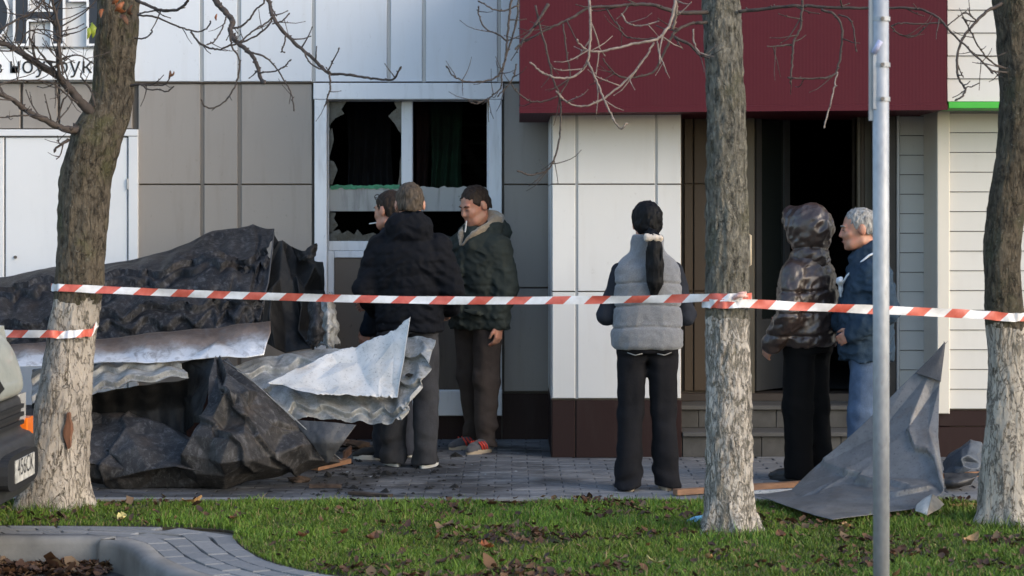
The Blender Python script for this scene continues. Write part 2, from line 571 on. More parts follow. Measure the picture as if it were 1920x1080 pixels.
# window: casing, frames, band, shards
DG = DW + 0.16
win = MB()
win.cbox(wx(590), wx(613), DW - 0.02, DW + 0.05, wz(778), wz(187), 0.004)
win.cbox(wx(917), wx(941), DW - 0.02, DW + 0.05, wz(778), wz(187), 0.004)
win.cbox(wx(588), wx(943), DW - 0.022, DW + 0.05, wz(186.5), wz(156), 0.004)
wo_ = win.build('window', M_PVC, shop)
rv = MB()
rv.box(wx(606), wx(612.5), DW + 0.05, DG + 0.06, wz(730), wz(187))
rv.box(wx(917.5), wx(923), DW + 0.05, DG + 0.06, wz(730), wz(187))
rv.box(wx(606), wx(923), DW + 0.05, DG + 0.06, wz(187), wz(181))
rv.build('reveal', mat('window_reveal', (0.42, 0.41, 0.40), 0.6, 0, 0.2), wo_)
gx = lambda px: PX(px, DG); gz = lambda py: PZ(py, DG)
fr = MB()
fr.cbox(gx(603), gx(617), DG - 0.03, DG + 0.04, gz(470), gz(180))
fr.cbox(gx(913), gx(926), DG - 0.03, DG + 0.04, gz(470), gz(180))
fr.cbox(gx(617.3), gx(912.7), DG - 0.03, DG + 0.04, gz(190), gz(180))
fr.cbox(gx(753), gx(774), DG - 0.03, DG + 0.04, gz(470), gz(190.3))
fr.cbox(gx(617.3), gx(752.7), DG - 0.03, DG + 0.04, gz(470), gz(452))
fr.cbox(gx(774.3), gx(912.7), DG - 0.03, DG + 0.04, gz(470), gz(452))
fr.build('frame', M_PVC, wo_)
bd = MB()
for a, c2 in ((617.5, 752.5), (774.5, 912.5)):
    N = 26
    top = [(gx(a + (c2 - a) * i / N), gz(351 + 1.8 * math.sin(i * 1.3) * math.sin(i * 0.47) + rng.uniform(-1, 1))) for i in range(N + 1)]
    bd.prism([(gx(c2), gz(396)), (gx(a), gz(396))] + top, DG - 0.015, DG + 0.012)
bd.build('transom_panel', panel_mat('sooty_white_band', (0.36, 0.36, 0.345), 0.5, 0.7, (0.09, 0.08, 0.07)), wo_)
M_TORN = mat('green_film', (0.03, 0.20, 0.10), 0.5, 0, 0.4, 30)
gf = MB(); N = 30
gt = [(gx(620 + 130 * i / N), gz(347 + rng.uniform(-1.5, 1.5))) for i in range(N + 1)]
gb = [(gx(620 + 130 * i / N), gz(354 + rng.uniform(-2, 2))) for i in range(N, -1, -1)]
gf.prism(gb[::-1][::-1] + gt, DG - 0.022, DG - 0.016)
gf.build('torn_film', M_TORN, wo_, fix=True)
shards = [
    [(617, 190), (650, 190), (640, 205), (646, 213), (628, 222), (620, 232), (617, 240)],
    [(617, 245), (623, 240), (626, 262), (619, 290), (617, 300)],
    [(617, 300), (626, 303), (633, 318), (628, 332), (623, 346), (617, 346)],
    [(753, 190), (738, 190), (744, 203), (733, 212), (728, 218), (740, 232), (748, 246), (753, 250)],
    [(753, 290), (750, 300), (749, 330), (746, 346), (753, 346)],
    [(617, 398), (630, 399), (626, 410), (634, 422), (622, 436), (617, 440)],
    [(617, 452), (617, 436), (636, 430), (641, 438), (652, 432), (664, 440), (670, 430), (680, 441), (700, 436), (716, 445), (752, 440), (753, 452)],
    [(775, 452), (775, 444), (800, 446), (830, 440), (860, 447), (912, 442), (912, 452)],
]
for k, s_ in enumerate(shards):
    pts = [(gx(a), gz(c2)) for a, c2 in s_]
    MB().prism(pts, DG + 0.002, DG + 0.008).build('glass_shard', M_SHARD, wo_, fix=True)
MB().box(gx(774.2), gx(912.8), DG + 0.004, DG + 0.010, gz(348), gz(190.2)).build('pane', None or M_GLASSD, wo_) if False else None
# lower half: framed brown infill panel and sill
lo = MB()
lo.cbox(gx(603), gx(627), DG - 0.035, DG + 0.03, gz(735), gz(470.5))
lo.cbox(gx(627.3), gx(925), DG - 0.035, DG + 0.03, gz(483), gz(470.5))
lo.build('frame', M_PVC, wo_)
MB().cbox(gx(627.5), gx(770), DG - 0.02, DG + 0.02, gz(735), gz(483.3)).build('infill_panel', M_BROWNP, wo_)
MB().cbox(gx(770.5), gx(925), DG - 0.02, DG + 0.02, gz(735), gz(483.3)).build('infill_panel', M_BROWNP, wo_)
MB().cbox(wx(588), wx(941.5), DW - 0.05, DW + 0.028, wz(778.5), wz(731), 0.006).build('sill', M_PVC, wo_)

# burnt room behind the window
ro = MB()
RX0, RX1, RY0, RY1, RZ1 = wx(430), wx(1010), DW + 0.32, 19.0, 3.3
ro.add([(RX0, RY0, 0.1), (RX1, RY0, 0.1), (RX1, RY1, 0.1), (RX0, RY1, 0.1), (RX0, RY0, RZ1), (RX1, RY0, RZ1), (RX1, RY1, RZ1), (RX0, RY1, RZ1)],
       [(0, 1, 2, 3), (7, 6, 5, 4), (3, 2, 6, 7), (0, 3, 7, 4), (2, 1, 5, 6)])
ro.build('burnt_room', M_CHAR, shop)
M_GCUR = mat('dark_green_curtain', (0.003, 0.022, 0.010), 0.9, 0, 0.5, 8)
M_RCUR = mat('dark_red_curtain', (0.018, 0.005, 0.005), 0.9, 0, 0.5, 8)
M_BLUEC = mat('sooty_blue_cloth', (0.007, 0.009, 0.014), 0.9, 0, 0.5, 8)
def curtain(px0, px1, py0, py1, d, mt, folds):
    N = 60
    vs = []; fs = []
    for j in range(9):
        for i in range(N + 1):
            u = i / N; w = j / 8
            vs.append((PX(px0 + (px1 - px0) * u + 5 * math.sin(3 * w + folds * u) * w, d), d + 0.02 * math.sin(u * folds * 6.28 + w) * (0.4 + w), PZ(py0 + (py1 - py0) * w, d)))
    for j in range(8):
        for i in range(N): fs.append((j * (N + 1) + i, j * (N + 1) + i + 1, (j + 1) * (N + 1) + i + 1, (j + 1) * (N + 1) + i))
    MB().add(vs, fs).build('curtain', mt, shop, smooth=True)
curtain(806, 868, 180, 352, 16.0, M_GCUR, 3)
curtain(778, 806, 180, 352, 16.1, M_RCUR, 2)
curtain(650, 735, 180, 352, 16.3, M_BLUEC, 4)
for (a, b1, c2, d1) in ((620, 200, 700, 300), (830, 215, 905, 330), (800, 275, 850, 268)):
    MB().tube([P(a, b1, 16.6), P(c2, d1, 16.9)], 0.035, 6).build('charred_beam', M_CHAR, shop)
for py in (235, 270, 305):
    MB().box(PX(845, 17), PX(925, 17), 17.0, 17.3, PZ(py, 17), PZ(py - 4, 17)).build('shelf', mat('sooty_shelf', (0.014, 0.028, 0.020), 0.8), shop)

# ------------------------------------------------------------ shop sign at the top left
M_SIGNW = panel_mat('sign_backing', (0.72, 0.72, 0.72), 0.45, 0.2, (0.38, 0.28, 0.20))
M_NAVY = mat('letter_navy', (0.016, 0.019, 0.030), 0.35, 0, 0.2)
M_OUTL = mat('letter_outline', (0.82, 0.82, 0.82), 0.4)
sign = thing('shop_sign', (wx(60), DW - 0.05, wz(150)), 'white sign board with big navy outlined letters and a line of small black lettering', 'sign')
MB().cbox(wx(-420), wx(236), DW - 0.045, DW - 0.006, wz(89), wz(-60), 0.004).build('sign_board', M_SIGNW, sign)
MB().cbox(wx(-420), wx(236), DW - 0.060, DW - 0.006, wz(151), wz(94), 0.004).build('sign_board', M_OUTL, sign)
def letter(polys_outer, holes_frames):
    base = MB()
    for p_ in polys_outer: base.prism([(wx(a), wz(c2)) for a, c2 in p_], DW - 0.085, DW - 0.0455)
    lo_ = base.build('letter', M_NAVY, sign, fix=True)
    out = MB()
    for line in holes_frames:
        for i in range(len(line) - 1):
            a = Vector((wx(line[i][0]), wz(line[i][1]))); c2 = Vector((wx(line[i + 1][0]), wz(line[i + 1][1])))
            t = (c2 - a).normalized(); nn = Vector((-t.y, t.x)) * 0.0085; t = t * 0.0085
            q = [a - t - nn, c2 + t - nn, c2 + t + nn, a - t + nn]
            out.prism([(k.x, k.y) for k in q], DW - 0.092 - 0.0004 * (i % 2), DW - 0.08)
    out.build('outline', M_OUTL, lo_, fix=True)
Hn = [(32, -26), (60, -26), (60, 22), (102, 22), (102, -26), (125, -26), (125, 86), (102, 86), (102, 40), (57, 40), (57, 86), (32, 86)]
letter([[(32, -26), (60, -26), (60, 86), (32, 86)][::1], [(60.1, 22), (101.9, 22), (101.9, 40), (60.1, 40)], [(102, -26), (125, -26), (125, 86), (102, 86)]], [Hn + [Hn[0]]])
Tn = [(136, -26), (228, -26), (228, 3), (197, 3), (197, 86), (169, 86), (169, 3), (136, 3)]
letter([[(136, -26), (228, -26), (228, 3), (136, 3)], [(169, 3.1), (197, 3.1), (197, 86), (169, 86)]], [Tn + [Tn[0]]])
oc = lambda rx, ry, k: (-30 + rx * math.cos(k), 30 + ry * math.sin(k))
ring = MB()
NO = 40
for i in range(NO):
    k0, k1 = 2 * math.pi * i / NO, 2 * math.pi * (i + 1) / NO
    ring.prism([(wx(a), wz(c2)) for a, c2 in (oc(52, 57, k0), oc(52, 57, k1), oc(25, 30, k1), oc(25, 30, k0))], DW - 0.085, DW - 0.0455)
lo_ = ring.build('letter', M_NAVY, sign, fix=True)
for r0, r1, q0, q1 in ((53.5, 49.5, 58.5, 54.5), (27, 23, 32, 28)):
    out = MB()
    for i in range(NO):
        k0, k1 = 2 * math.pi * i / NO, 2 * math.pi * (i + 1) / NO
        out.prism([(wx(a), wz(c2)) for a, c2 in (oc(r0, q0, k0), oc(r0, q0, k1), oc(r1, q1, k1), oc(r1, q1, k0))], DW - 0.092, DW - 0.08)
    out.build('outline', M_OUTL, lo_, fix=True)
# small lettering: text turned into a mesh
def text_mesh(name, body, x0, x1, zbase, y, mt, parent, depth=0.002, rot=(rad(90), 0, 0)):
    cu = bpy.data.curves.new(name, 'FONT'); cu.body = body; cu.size = 1.0; cu.extrude = 0.0
    to = bpy.data.objects.new(name, cu); COL.objects.link(to)
    bpy.context.view_layer.update()
    dg = bpy.context.evaluated_depsgraph_get()
    me = bpy.data.meshes.new_from_object(to.evaluated_get(dg))
    COL.objects.unlink(to); bpy.data.objects.remove(to)
    co = np.zeros(len(me.vertices) * 3, dtype=np.float32); me.vertices.foreach_get('co', co); co = co.reshape(-1, 3)
    mn, mx = co[:, 0].min(), co[:, 0].max()
    k = (x1 - x0) / (mx - mn)
    co2 = np.stack([(co[:, 0] - mn) * k + x0, np.full(len(co), y), co[:, 1] * k + zbase], 1)
    po = wloc(parent)
    co2 -= np.array(po)[None]
    me.vertices.foreach_set('co', co2.astype(np.float32).ravel()); me.update()
    me.materials.clear(); me.materials.append(mt)
    o = bpy.data.objects.new(name, me); COL.objects.link(o); o.parent = parent
    return o
M_INK = mat('sign_ink', (0.012, 0.012, 0.014), 0.5)
text_mesh('lettering', 'в', wx(-6), wx(8), wz(138), DW - 0.064, M_INK, sign)
text_mesh('lettering', 'ноутбуков', wx(23), wx(222), wz(138), DW - 0.064, M_INK, sign)

# ------------------------------------------------------------ shop entrance: pillar, fascia, doorway
DP = 13.97
ent = thing('shop_entrance', (PX(1280, DP), DP, 0), 'shop entrance with white panelled pillar, burgundy fascia, steps and dark open doorway', 'building')
px_ = lambda p: PX(p, DP); pz_ = lambda p: PZ(p, DP)
cb = MB()
cb.box(px_(1034.5), px_(1277), DP + 0.03, 15.05, 0, 3.3)
cb.build('pillar', M_CORE, ent)
pil = [1033, 1081, 1230, 1279]
panels(ent, pil, [60, 345.5, 547, 748], DP, 0.028, M_PILLAR, 2.4, 1.1)
for p_ in (1081, 1230):
    MB().box(px_(p_ - 2.6), px_(p_ + 2.6), DP + 0.008, DP + 0.03, pz_(748), pz_(60)).build('joint_strip', M_STRIP, ent)
panels(ent, [1034, 1079, 1279], [750, 859], DP + 0.008, 0.03, M_PLINTH, 0.9, 0.8, 'plinth_panel')
# returns of the pillar
for z0, z1, mt in ((pz_(748), pz_(546), M_PILLAR), (pz_(544), pz_(346), M_PILLAR), (pz_(344), pz_(60), M_PILLAR), (0.0, pz_(750), M_PLINTH)):
    MB().box(px_(1033.2), px_(1034.4), DP + 0.031, 15.05, z0, z1).build('side_panel', mt, ent)
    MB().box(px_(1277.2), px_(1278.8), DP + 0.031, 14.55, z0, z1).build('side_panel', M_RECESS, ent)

# fascia box
DF = 13.52
fz0a, fz0b = PZ(211, DF), PZ(205, DF)
fx0, fx1 = PX(975, DF), PX(1775, DF)
fz1 = 3.5
fs_ = MB()
v = [(fx0, DF, fz0a), (fx1, DF, fz0b), (fx1, 15.0, fz0b), (fx0, 15.0, fz0a), (fx0, DF, fz1), (fx1, DF, fz1), (fx1, 15.0, fz1), (fx0, 15.0, fz1)]
fs_.add(v, [(0, 3, 2, 1), (4, 5, 6, 7), (0, 1, 5, 4), (1, 2, 6, 5), (2, 3, 7, 6), (3, 0, 4, 7)])
fo = fs_.build('fascia', M_BURG, ent)
MB().add([(fx0 - .004, DF - 0.012, fz0a - .004), (fx1 + .004, DF - 0.012, fz0b - .004), (fx1 + .004, DF + 0.02, fz0b - .004), (fx0 - .004, DF + 0.02, fz0a - .004),
          (fx0 - .004, DF - 0.012, fz0a + 0.032), (fx1 + .004, DF - 0.012, fz0b + 0.032), (fx1 + .004, DF - 0.002, fz0b + 0.034), (fx0 - .004, DF - 0.002, fz0a + 0.034)],
         [(0, 3, 2, 1), (4, 5, 6, 7), (0, 1, 5, 4), (1, 2, 6, 5), (2, 3, 7, 6), (3, 0, 4, 7)]).build('fascia_edge', M_BURG, fo)

# recess and doorway
DD = 14.60
FLZ = 0.37
rc = MB()
rc.box(PX(1279.5, DD), PX(1412, DD), DD + 0.03, DD + 0.2, FLZ, 3.2)
rc.box(PX(1606, DD), PX(1700, DD), DD + 0.03, DD + 0.2, FLZ, 3.2)
rc.build('recess_wall', M_CORE, ent)
panels(ent, [1282, 1300, 1345, 1395], [120, 345, 546, 734], DD, 0.03, M_RECESS, 1.2, 1.0)
fr = MB()
fr.cbox(PX(1396, DD), PX(1414, DD), DD - 0.03, DD + 0.08, FLZ, 2.75)
fr.cbox(PX(1606, DD), PX(1640, DD), DD - 0.03, DD + 0.08, FLZ, 2.75)
dw = fr.build('doorway', mat('olive_door_frame', (0.085, 0.072, 0.050), 0.5, 0, 0.2), ent)
MB().cbox(PX(1612, DD), PX(1620, DD), DD - 0.04, DD - 0.031, FLZ, 2.75).build('frame_bead', M_RECESS, dw)
# open glass leaf, swung inwards, with its handle
lf_ = MB()
hx = PX(1416, DD)
ang = rad(52)
def leaf(u, w, z): return (hx + u * math.cos(ang) - w * math.sin(ang), DD + 0.07 + u * math.sin(ang) + w * math.cos(ang), z)
def lbox(mb, u0, u1, w0, w1, z0, z1):
    mb.add([leaf(u0, w0, z0), leaf(u1, w0, z0), leaf(u1, w1, z0), leaf(u0, w1, z0), leaf(u0, w0, z1), leaf(u1, w0, z1), leaf(u1, w1, z1), leaf(u0, w1, z1)],
           [(0, 3, 2, 1), (4, 5, 6, 7), (0, 1, 5, 4), (1, 2, 6, 5), (2, 3, 7, 6), (3, 0, 4, 7)])
lbox(lf_, 0, 0.07, -0.02, 0.02, FLZ + 0.01, 2.7); lbox(lf_, 0.38, 0.45, -0.02, 0.02, FLZ + 0.01, 2.7)
lbox(lf_, 0.0703, 0.3797, -0.02, 0.02, FLZ + 0.01, FLZ + 0.5)
lfo = lf_.build('door_leaf', mat('grey_door_frame', (0.040, 0.042, 0.045), 0.4, 0, 0.2), ent)
gl = MB(); lbox(gl, 0.0705, 0.3795, -0.004, 0.004, FLZ + 0.502, 2.69)
gl.build('pane', M_GLASSD, lfo)
hd = MB()
hy = DD - 0.16
hd.tube([(PX(1392, hy), DD - 0.02, PZ(440, hy)), (PX(1400, hy), hy + 0.02, PZ(438, hy)), (PX(1407, hy), hy, PZ(442, hy)), (PX(1407, hy), hy, PZ(496, hy)), (PX(1400, hy), hy + 0.02, PZ(500, hy)), (PX(1392, hy), DD - 0.02, PZ(498, hy))], 0.010, 8)
hd.build('door_handle', M_HANDLE, dw, smooth=True)
# dark shop inside
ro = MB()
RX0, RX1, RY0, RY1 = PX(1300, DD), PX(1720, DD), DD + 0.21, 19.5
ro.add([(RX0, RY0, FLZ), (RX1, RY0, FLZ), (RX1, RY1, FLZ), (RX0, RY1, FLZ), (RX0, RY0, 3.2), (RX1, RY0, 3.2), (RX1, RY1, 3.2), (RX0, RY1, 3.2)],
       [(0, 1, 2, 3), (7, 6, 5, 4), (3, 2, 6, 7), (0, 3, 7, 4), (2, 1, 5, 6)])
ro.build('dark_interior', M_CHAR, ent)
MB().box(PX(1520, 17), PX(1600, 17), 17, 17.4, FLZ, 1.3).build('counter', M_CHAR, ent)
# steps: blocks and treads
SX0, SX1 = PX(1279.8, DP), PX(1712, DP)
levels = [(DP + 0.02, 0.0, 0.165), (DP + 0.30, 0.165, 0.315)]
for k, (y0, z0, z1) in enumerate(levels):
    x = SX0 + (0.0 if k == 0 else -0.13)
    while x < SX1:
        a, c2 = max(x, SX0) + 0.0015, min(x + 0.26, SX1) - 0.0015
        if c2 - a > 0.02:
            MB().cbox(a, c2, y0 + rng.uniform(0, 0.003), y0 + 0.27, z0 + 0.001, z1 - 0.030, 0.003).build('step_block', M_STEP, ent)
        x += 0.26
    MB().cbox(SX0, SX1, y0 - 0.022, y0 + 0.30, z1 - 0.028, z1, 0.004).build('step_tread', M_STEPTOP, ent)
MB().cbox(SX0, SX1, DD - 0.03, DD + 0.35, 0.316, FLZ, 0.004).build('threshold', M_DARKFRAME, ent)

# ------------------------------------------------------------ neighbouring house with lap siding
hs = thing('siding_building', (PX(1850, 14.0), 14.0, 0), 'cream clapboard shop with brown base and bright green edge trim at the right', 'building')
def board_mesh(w, h):
    mb = MB()
    h = h - 0.0050                                          # a dark gap under the next board's lip
    mb.add([(0, 0.0, 0), (w, 0.0, 0), (w, 0.010, h), (0, 0.010, h), (0, 0.024, 0), (w, 0.024, 0), (w, 0.026, h), (0, 0.026, h)],
           [(0, 1, 2, 3), (4, 7, 6, 5), (0, 4, 5, 1), (0, 3, 7, 4), (1, 5, 6, 2), (3, 2, 6, 7)])
    return mb
def siding(x0, x1, y, z0, z1, h, mt):
    me = board_mesh(x1 - x0, h).mesh('siding_board'); me.materials.append(mt)
    z = z0
    while z < z1:
        o = bpy.data.objects.new('siding_board', me); COL.objects.link(o); o.parent = hs
        o.location = Vector((x0, y + rng.uniform(-0.001, 0.001), z)) - Vector(hs.location)
        z += h
DS = 14.02
cw = MB()
cw.box(PX(1764, DS), 9.0, DS + 0.03, DS + 0.3, 0, 4.0)
cw.box(PX(1686, 14.45), PX(1762, 14.45), 14.48, 14.7, 0, 4.0)
cw.box(PX(1762.2, 14.4), PX(1764, DS), DS + 0.03, 14.7, 0, 4.0)
cw.build('wall', M_CORE, hs)
h_ = 37.0 * DS / F
siding(PX(1780, DS), 6.5, DS, PZ(766, DS), 2.6, h_, M_SIDING)
siding(PX(1687, 14.44), PX(1757.5, 14.44), 14.44, PZ(766, 14.44), 2.6, 36.6 * 14.44 / F, M_SIDING)
MB().cbox(PX(1757, DS - .03), PX(1781, DS - .03), DS - 0.03, DS + 0.05, PZ(776, DS - .03), 2.6, 0.006).build('corner_trim', M_TRIM, hs)
MB().box(PX(1757.1, DS - .03), PX(1758.5, DS - .03), DS + 0.051, 14.44, 0.2, 2.6).build('corner_trim', M_TRIM, hs)
MB().cbox(PX(1681, 14.42), PX(1686.5, 14.42), 14.41, 14.47, 0.05, 2.6, 0.003).build('edge_trim', M_STRIP, hs)
MB().cbox(PX(1641, 14.43), PX(1680.5, 14.43), 14.43, 14.6, 0.05, 2.7, 0.003).build('door_post', M_DARKFRAME, hs)
panels(hs, [1758, 1900, 2100, 2300, 2500, 2700, 2830], [769, 800, 860], DS + 0.015, 0.03, M_PLINTH, 0.8, 0.6, 'plinth_panel')
# upper projecting band with its green edge
DU = 13.62
ub = MB(); ub.box(fx1 + 0.012, 6.6, DU + 0.025, 14.1, PZ(190, DU), 3.9)
ub.build('upper_wall', M_CORE, hs)
siding(PX(1777, DU), 6.5, DU, PZ(190, DU), 3.6, 43.0 * DU / F, M_SIDING)
MB().cbox(PX(1777, DU), 6.5, DU - 0.02, DU + 0.3, PZ(203.5, DU), PZ(191, DU), 0.004).build('green_trim', M_GREEN, hs)
# ------------------------------------------------------------ trees
def bark_mat(name, c_dark, c_mid, c_moss, zpaint, paint, crack, vscale=34, cmin=0.25):
    m = NT(name)
    co = m.co((1, 1, 0.42), rand=False)
    co1 = m.co((1, 1, 1), rand=False)
    f = m.noise(38, co, 8, 0.72)
    bark = m.ramp(f, [(0.36, tuple(c * .6 for c in c_dark)), (0.50, c_mid), (0.66, tuple(c * 1.3 for c in c_mid))])
    moss = m.ramp(m.noise(5.5, co1, 5, 0.7), [(0.48, 0.0), (0.66, 0.75)])
    bark = m.mix(moss, bark, c_moss)
    bark = m.mix(m.ramp(m.noise(9, co1, 3, 0.6), [(0.60, 0.0), (0.72, 0.7)]), bark, tuple(c * 0.45 for c in c_dark))
    bark = m.mix(m.ramp(m.noise(70, co1, 3, .7), [(0.60, 0.0), (0.70, .55)]), bark, (0.24, 0.235, 0.20))
    # limewash: from the ground up to zpaint, ragged edge, worn off along the cracks
    tc = m.n('TexCoord'); sx = m.n('SeparateXYZ'); m.l(tc.outputs['Object'], sx.inputs[0])
    edge = m.math('ADD', sx.outputs['Z'], m.math('MULTIPLY', m.math('SUBTRACT', m.noise(14, co1, 4), 0.5), 0.14))
    above = m.math('LESS_THAN', edge, zpaint)
    wv = m.n('Mapping'); wv.inputs['Scale'].default_value = (1, 1, 0.30)
    m.l(tc.outputs['Object'], wv.inputs['Vector'])
    n1 = m.math('ABSOLUTE', m.math('SUBTRACT', m.noise(vscale, wv.outputs[0], 5, .6, .6), 0.5))
    n2 = m.math('ABSOLUTE', m.math('SUBTRACT', m.noise(vscale * 1.9, wv.outputs[0], 4, .6, 1.0), 0.5))
    c1 = m.ramp(n1, [(0.0, 0.0), (crack, 1.0)]); c2 = m.ramp(n2, [(0.0, 0.15), (crack * .7, 1.0)])
    cr = m.math('MULTIPLY', c1, c2)
    worn = m.ramp(m.noise(34, co, 5, 0.7), [(0.33, 0.0), (0.43, 1.0)])
    cover = m.math('MULTIPLY', m.math('MULTIPLY', above, m.math('MAXIMUM', cr, cmin)), worn)
    pt = m.ramp(m.noise(7, co, 5, 0.65), [(0.3, tuple(c * 0.66 for c in paint)), (0.6, paint), (0.8, tuple(min(1, c * 1.2) for c in paint))])
    m.set(Base_Color=m.mix(cover, bark, pt), Roughness=0.9)
    m.bsdf.inputs['Specular IOR Level'].default_value = 0.2
    h = m.math('ADD', m.math('MULTIPLY', cr, 0.6), m.math('MULTIPLY', f, 1.2))
    m.bump(h, 1.0, 0.016)
    return m.mat


def trunk(parent, rows, d, base_y, mt, bumps, ridge, knots=(), seed=0):
    """rows: (photo row, left edge, right edge); closed skin with bark relief"""
    ys = [r[0] for r in rows]
    zs = [PZ(r[0], d) for r in rows]
    NZ, NA = 420, 110
    z = np.linspace(zs[0], zs[-1], NZ)
    order = np.argsort(zs)
    cx = np.interp(z, np.array(zs)[order], np.array([PX((r[1] + r[2]) / 2, d) for r in rows])[order])
    rr = np.interp(z, np.array(zs)[order], np.array([(r[2] - r[1]) / 2 * d / F for r in rows])[order])
    ker = np.hanning(21); ker /= ker.sum()
    pad = lambda a: np.concatenate([np.full(10, a[0]), a, np.full(10, a[-1])])
    cx = np.convolve(pad(cx), ker, 'valid'); rr = np.convolve(pad(rr), ker, 'valid')
    A = np.linspace(0, 2 * np.pi, NA, endpoint=False)
    Z, T = np.meshgrid(z, A, indexing='ij')
    Rr = rr[:, None] * np.ones_like(T)
    ca, sa = np.cos(T), np.sin(T)
    X0 = ca * Rr; Y0 = sa * Rr
    s = seed * 7.3
    disp = bumps * noise3(X0 * 9 + s, Y0 * 9, Z * 4) + 0.5 * bumps * noise3(X0 * 24, Y0 * 24 + s, Z * 9)
    rn = noise3(X0 * 55 + s, Y0 * 55, Z * 13)
    disp += ridge * (np.abs(rn) * 2 - 0.7) + ridge * 0.6 * noise3(X0 * 110, Y0 * 110, Z * 40 + s)
    zlo = min(zs)
    flare = np.clip(1 - (Z - zlo) / 0.25, 0, 1) ** 2
    disp += flare * 0.045 * np.clip(np.sin(T * 5 + seed), -0.3, 1)
    for (px, py, size, amt) in knots:
        kz = PZ(py, d); kx = PX(px, d)
        ccx = np.interp(kz, z if z[0] < z[-1] else z[::-1], cx if z[0] < z[-1] else cx[::-1])
        dx = (ccx * 0 + X0 + cx[:, None]) - kx
        q = np.exp(-((dx / size) ** 2 + ((Z - kz) / size) ** 2)) * (Y0 < 0)
        disp += amt * q
    X1 = cx[:, None] + ca * (Rr + disp); Y1 = d + sa * (Rr + disp)
    v = np.stack([X1, Y1, Z], -1).reshape(-1, 3)
    i, k = np.meshgrid(np.arange(NZ - 1), np.arange(NA), indexing='ij')
    k2 = (k + 1) % NA
    up = z[-1] > z[0]
    f = np.stack([i * NA + k, i * NA + k2, (i + 1) * NA + k2, (i + 1) * NA + k], -1).reshape(-1, 4)
    if not up: f = f[:, ::-1]
    v -= np.array(wloc(parent))[None]
    return np_mesh('trunk', v, f, mt, parent)


def bud(mb, p, dirv, r):
    d = dirv.normalized()
    mb.tube([p, p + d * r * 1.2, p + d * r * 2.6, p + d * r * 4], [r * 0.7, r * 1.25, r * 0.95, r * 0.12], 5)


def twig(mb, p, dirv, L, r, depth, R, sag):
    pts = [p]; d = dirv.normalized(); seg = max(3, int(L / 0.035))
    for i in range(seg):
        d = (d + Vector((R.gauss(0, .07), R.gauss(0, .08), R.gauss(0, .06) + .6 * sag * (i / seg - 0.25)))).normalized()
        pts.append(pts[-1] + d * L / seg)
    rr = [r * (1 - 0.45 * i / seg) for i in range(seg + 1)]
    mb.tube(pts, rr, 5)
    bud(mb, pts[-1], d, rr[-1] * 1.25)
    for i in range(1, seg):
        if R.random() < 0.22: bud(mb, pts[i], Vector((R.uniform(-1, 1), R.uniform(-1, 1), R.uniform(-.4, 1))), r * 0.8)
        if depth > 0 and R.random() < 0.30:
            side = Vector((R.uniform(-1, 1), R.uniform(-.7, .7), R.uniform(-.5, .9)))
            twig(mb, pts[i], d * 0.8 + side, L * R.uniform(.35, .65), rr[i] * 0.8, depth - 1, R, 0.5)


def limb(parent, pxs, d0, d1, w0, w1, mt, ntw=4, twl=0.2, seed=0, name='branch', depth=1):
    R = random.Random(seed * 31 + 5)
    n = len(pxs)
    wp = []
    for i, (a, b) in enumerate(pxs):
        d = d0 + (d1 - d0) * i / (n - 1)
        wp.append(P(a, b, d))
    pts = crom(wp, 6)
    m = len(pts)
    sc_ = d0 / F / 2 * (0.80 if w0 < 13 else 1.0)
    radii = [(w0 + (w1 - w0) * (i / (m - 1)) ** 0.8) * sc_ for i in range(m)]
    for i in range(1, m): pts[i] = pts[i] + Vector((R.gauss(0, .0014), R.gauss(0, .004), R.gauss(0, .0014)))
    for i in range(m): radii[i] *= 1 + R.uniform(-.08, .14)
    mb = MB()
    mb.tube(pts, radii, 7)
    bud(mb, pts[-1], pts[-1] - pts[-2], radii[-1] * 1.2)
    for i in range(2, m - 1):
        if R.random() < 0.22: bud(mb, pts[i], Vector((R.uniform(-1, 1), R.uniform(-1, 1), R.uniform(-.3, 1))), max(0.003, radii[i] * 0.5))
    for k in range(int(ntw * 1.7 + .5)):
        i = R.randrange(int(m * .2), m - 1)
        t = (pts[i + 1] - pts[i]).normalized()
        side = Vector((R.uniform(-1, 1), R.uniform(-.8, .8), R.uniform(-.9, .9)))
        twig(mb, pts[i], t * 0.6 + side, twl * R.uniform(.5, 1.3), max(0.0024, min(radii[i] * 0.65, 0.0046)), depth, R, 0.9)
    return mb.build(name, mt, parent, smooth=True)


M_BARK_L = bark_mat('bark_mossy', (0.046, 0.038, 0.028), (0.115, 0.094, 0.068), (0.088, 0.088, 0.040), 1.13, (0.50, 0.44, 0.37), 0.020, 12, 0.45)
M_BARK_C = bark_mat('bark_grey', (0.070, 0.066, 0.055), (0.205, 0.190, 0.155), (0.125, 0.118, 0.075), 1.08, (0.56, 0.505, 0.44), 0.048, 22, 0.0)
M_BARK_R = bark_mat('bark_brown', (0.045, 0.037, 0.028), (0.100, 0.082, 0.058), (0.070, 0.072, 0.042), 1.02, (0.50, 0.45, 0.38), 0.020, 11, 0.45)
M_TWIG = mat('twig_brown', (0.055, 0.042, 0.035), 0.8, 0, 0.4, 30, 0.3, 120)
M_TWIGP = mat('twig_pale', (0.215, 0.175, 0.145), 0.75, 0, 0.35, 30, 0.3, 120)
M_WOUND = mat('bare_wood_wound', (0.17, 0.075, 0.04), 0.85, 0, 0.5, 40, 0.5, 80, stretch=(1, 1, 0.2))

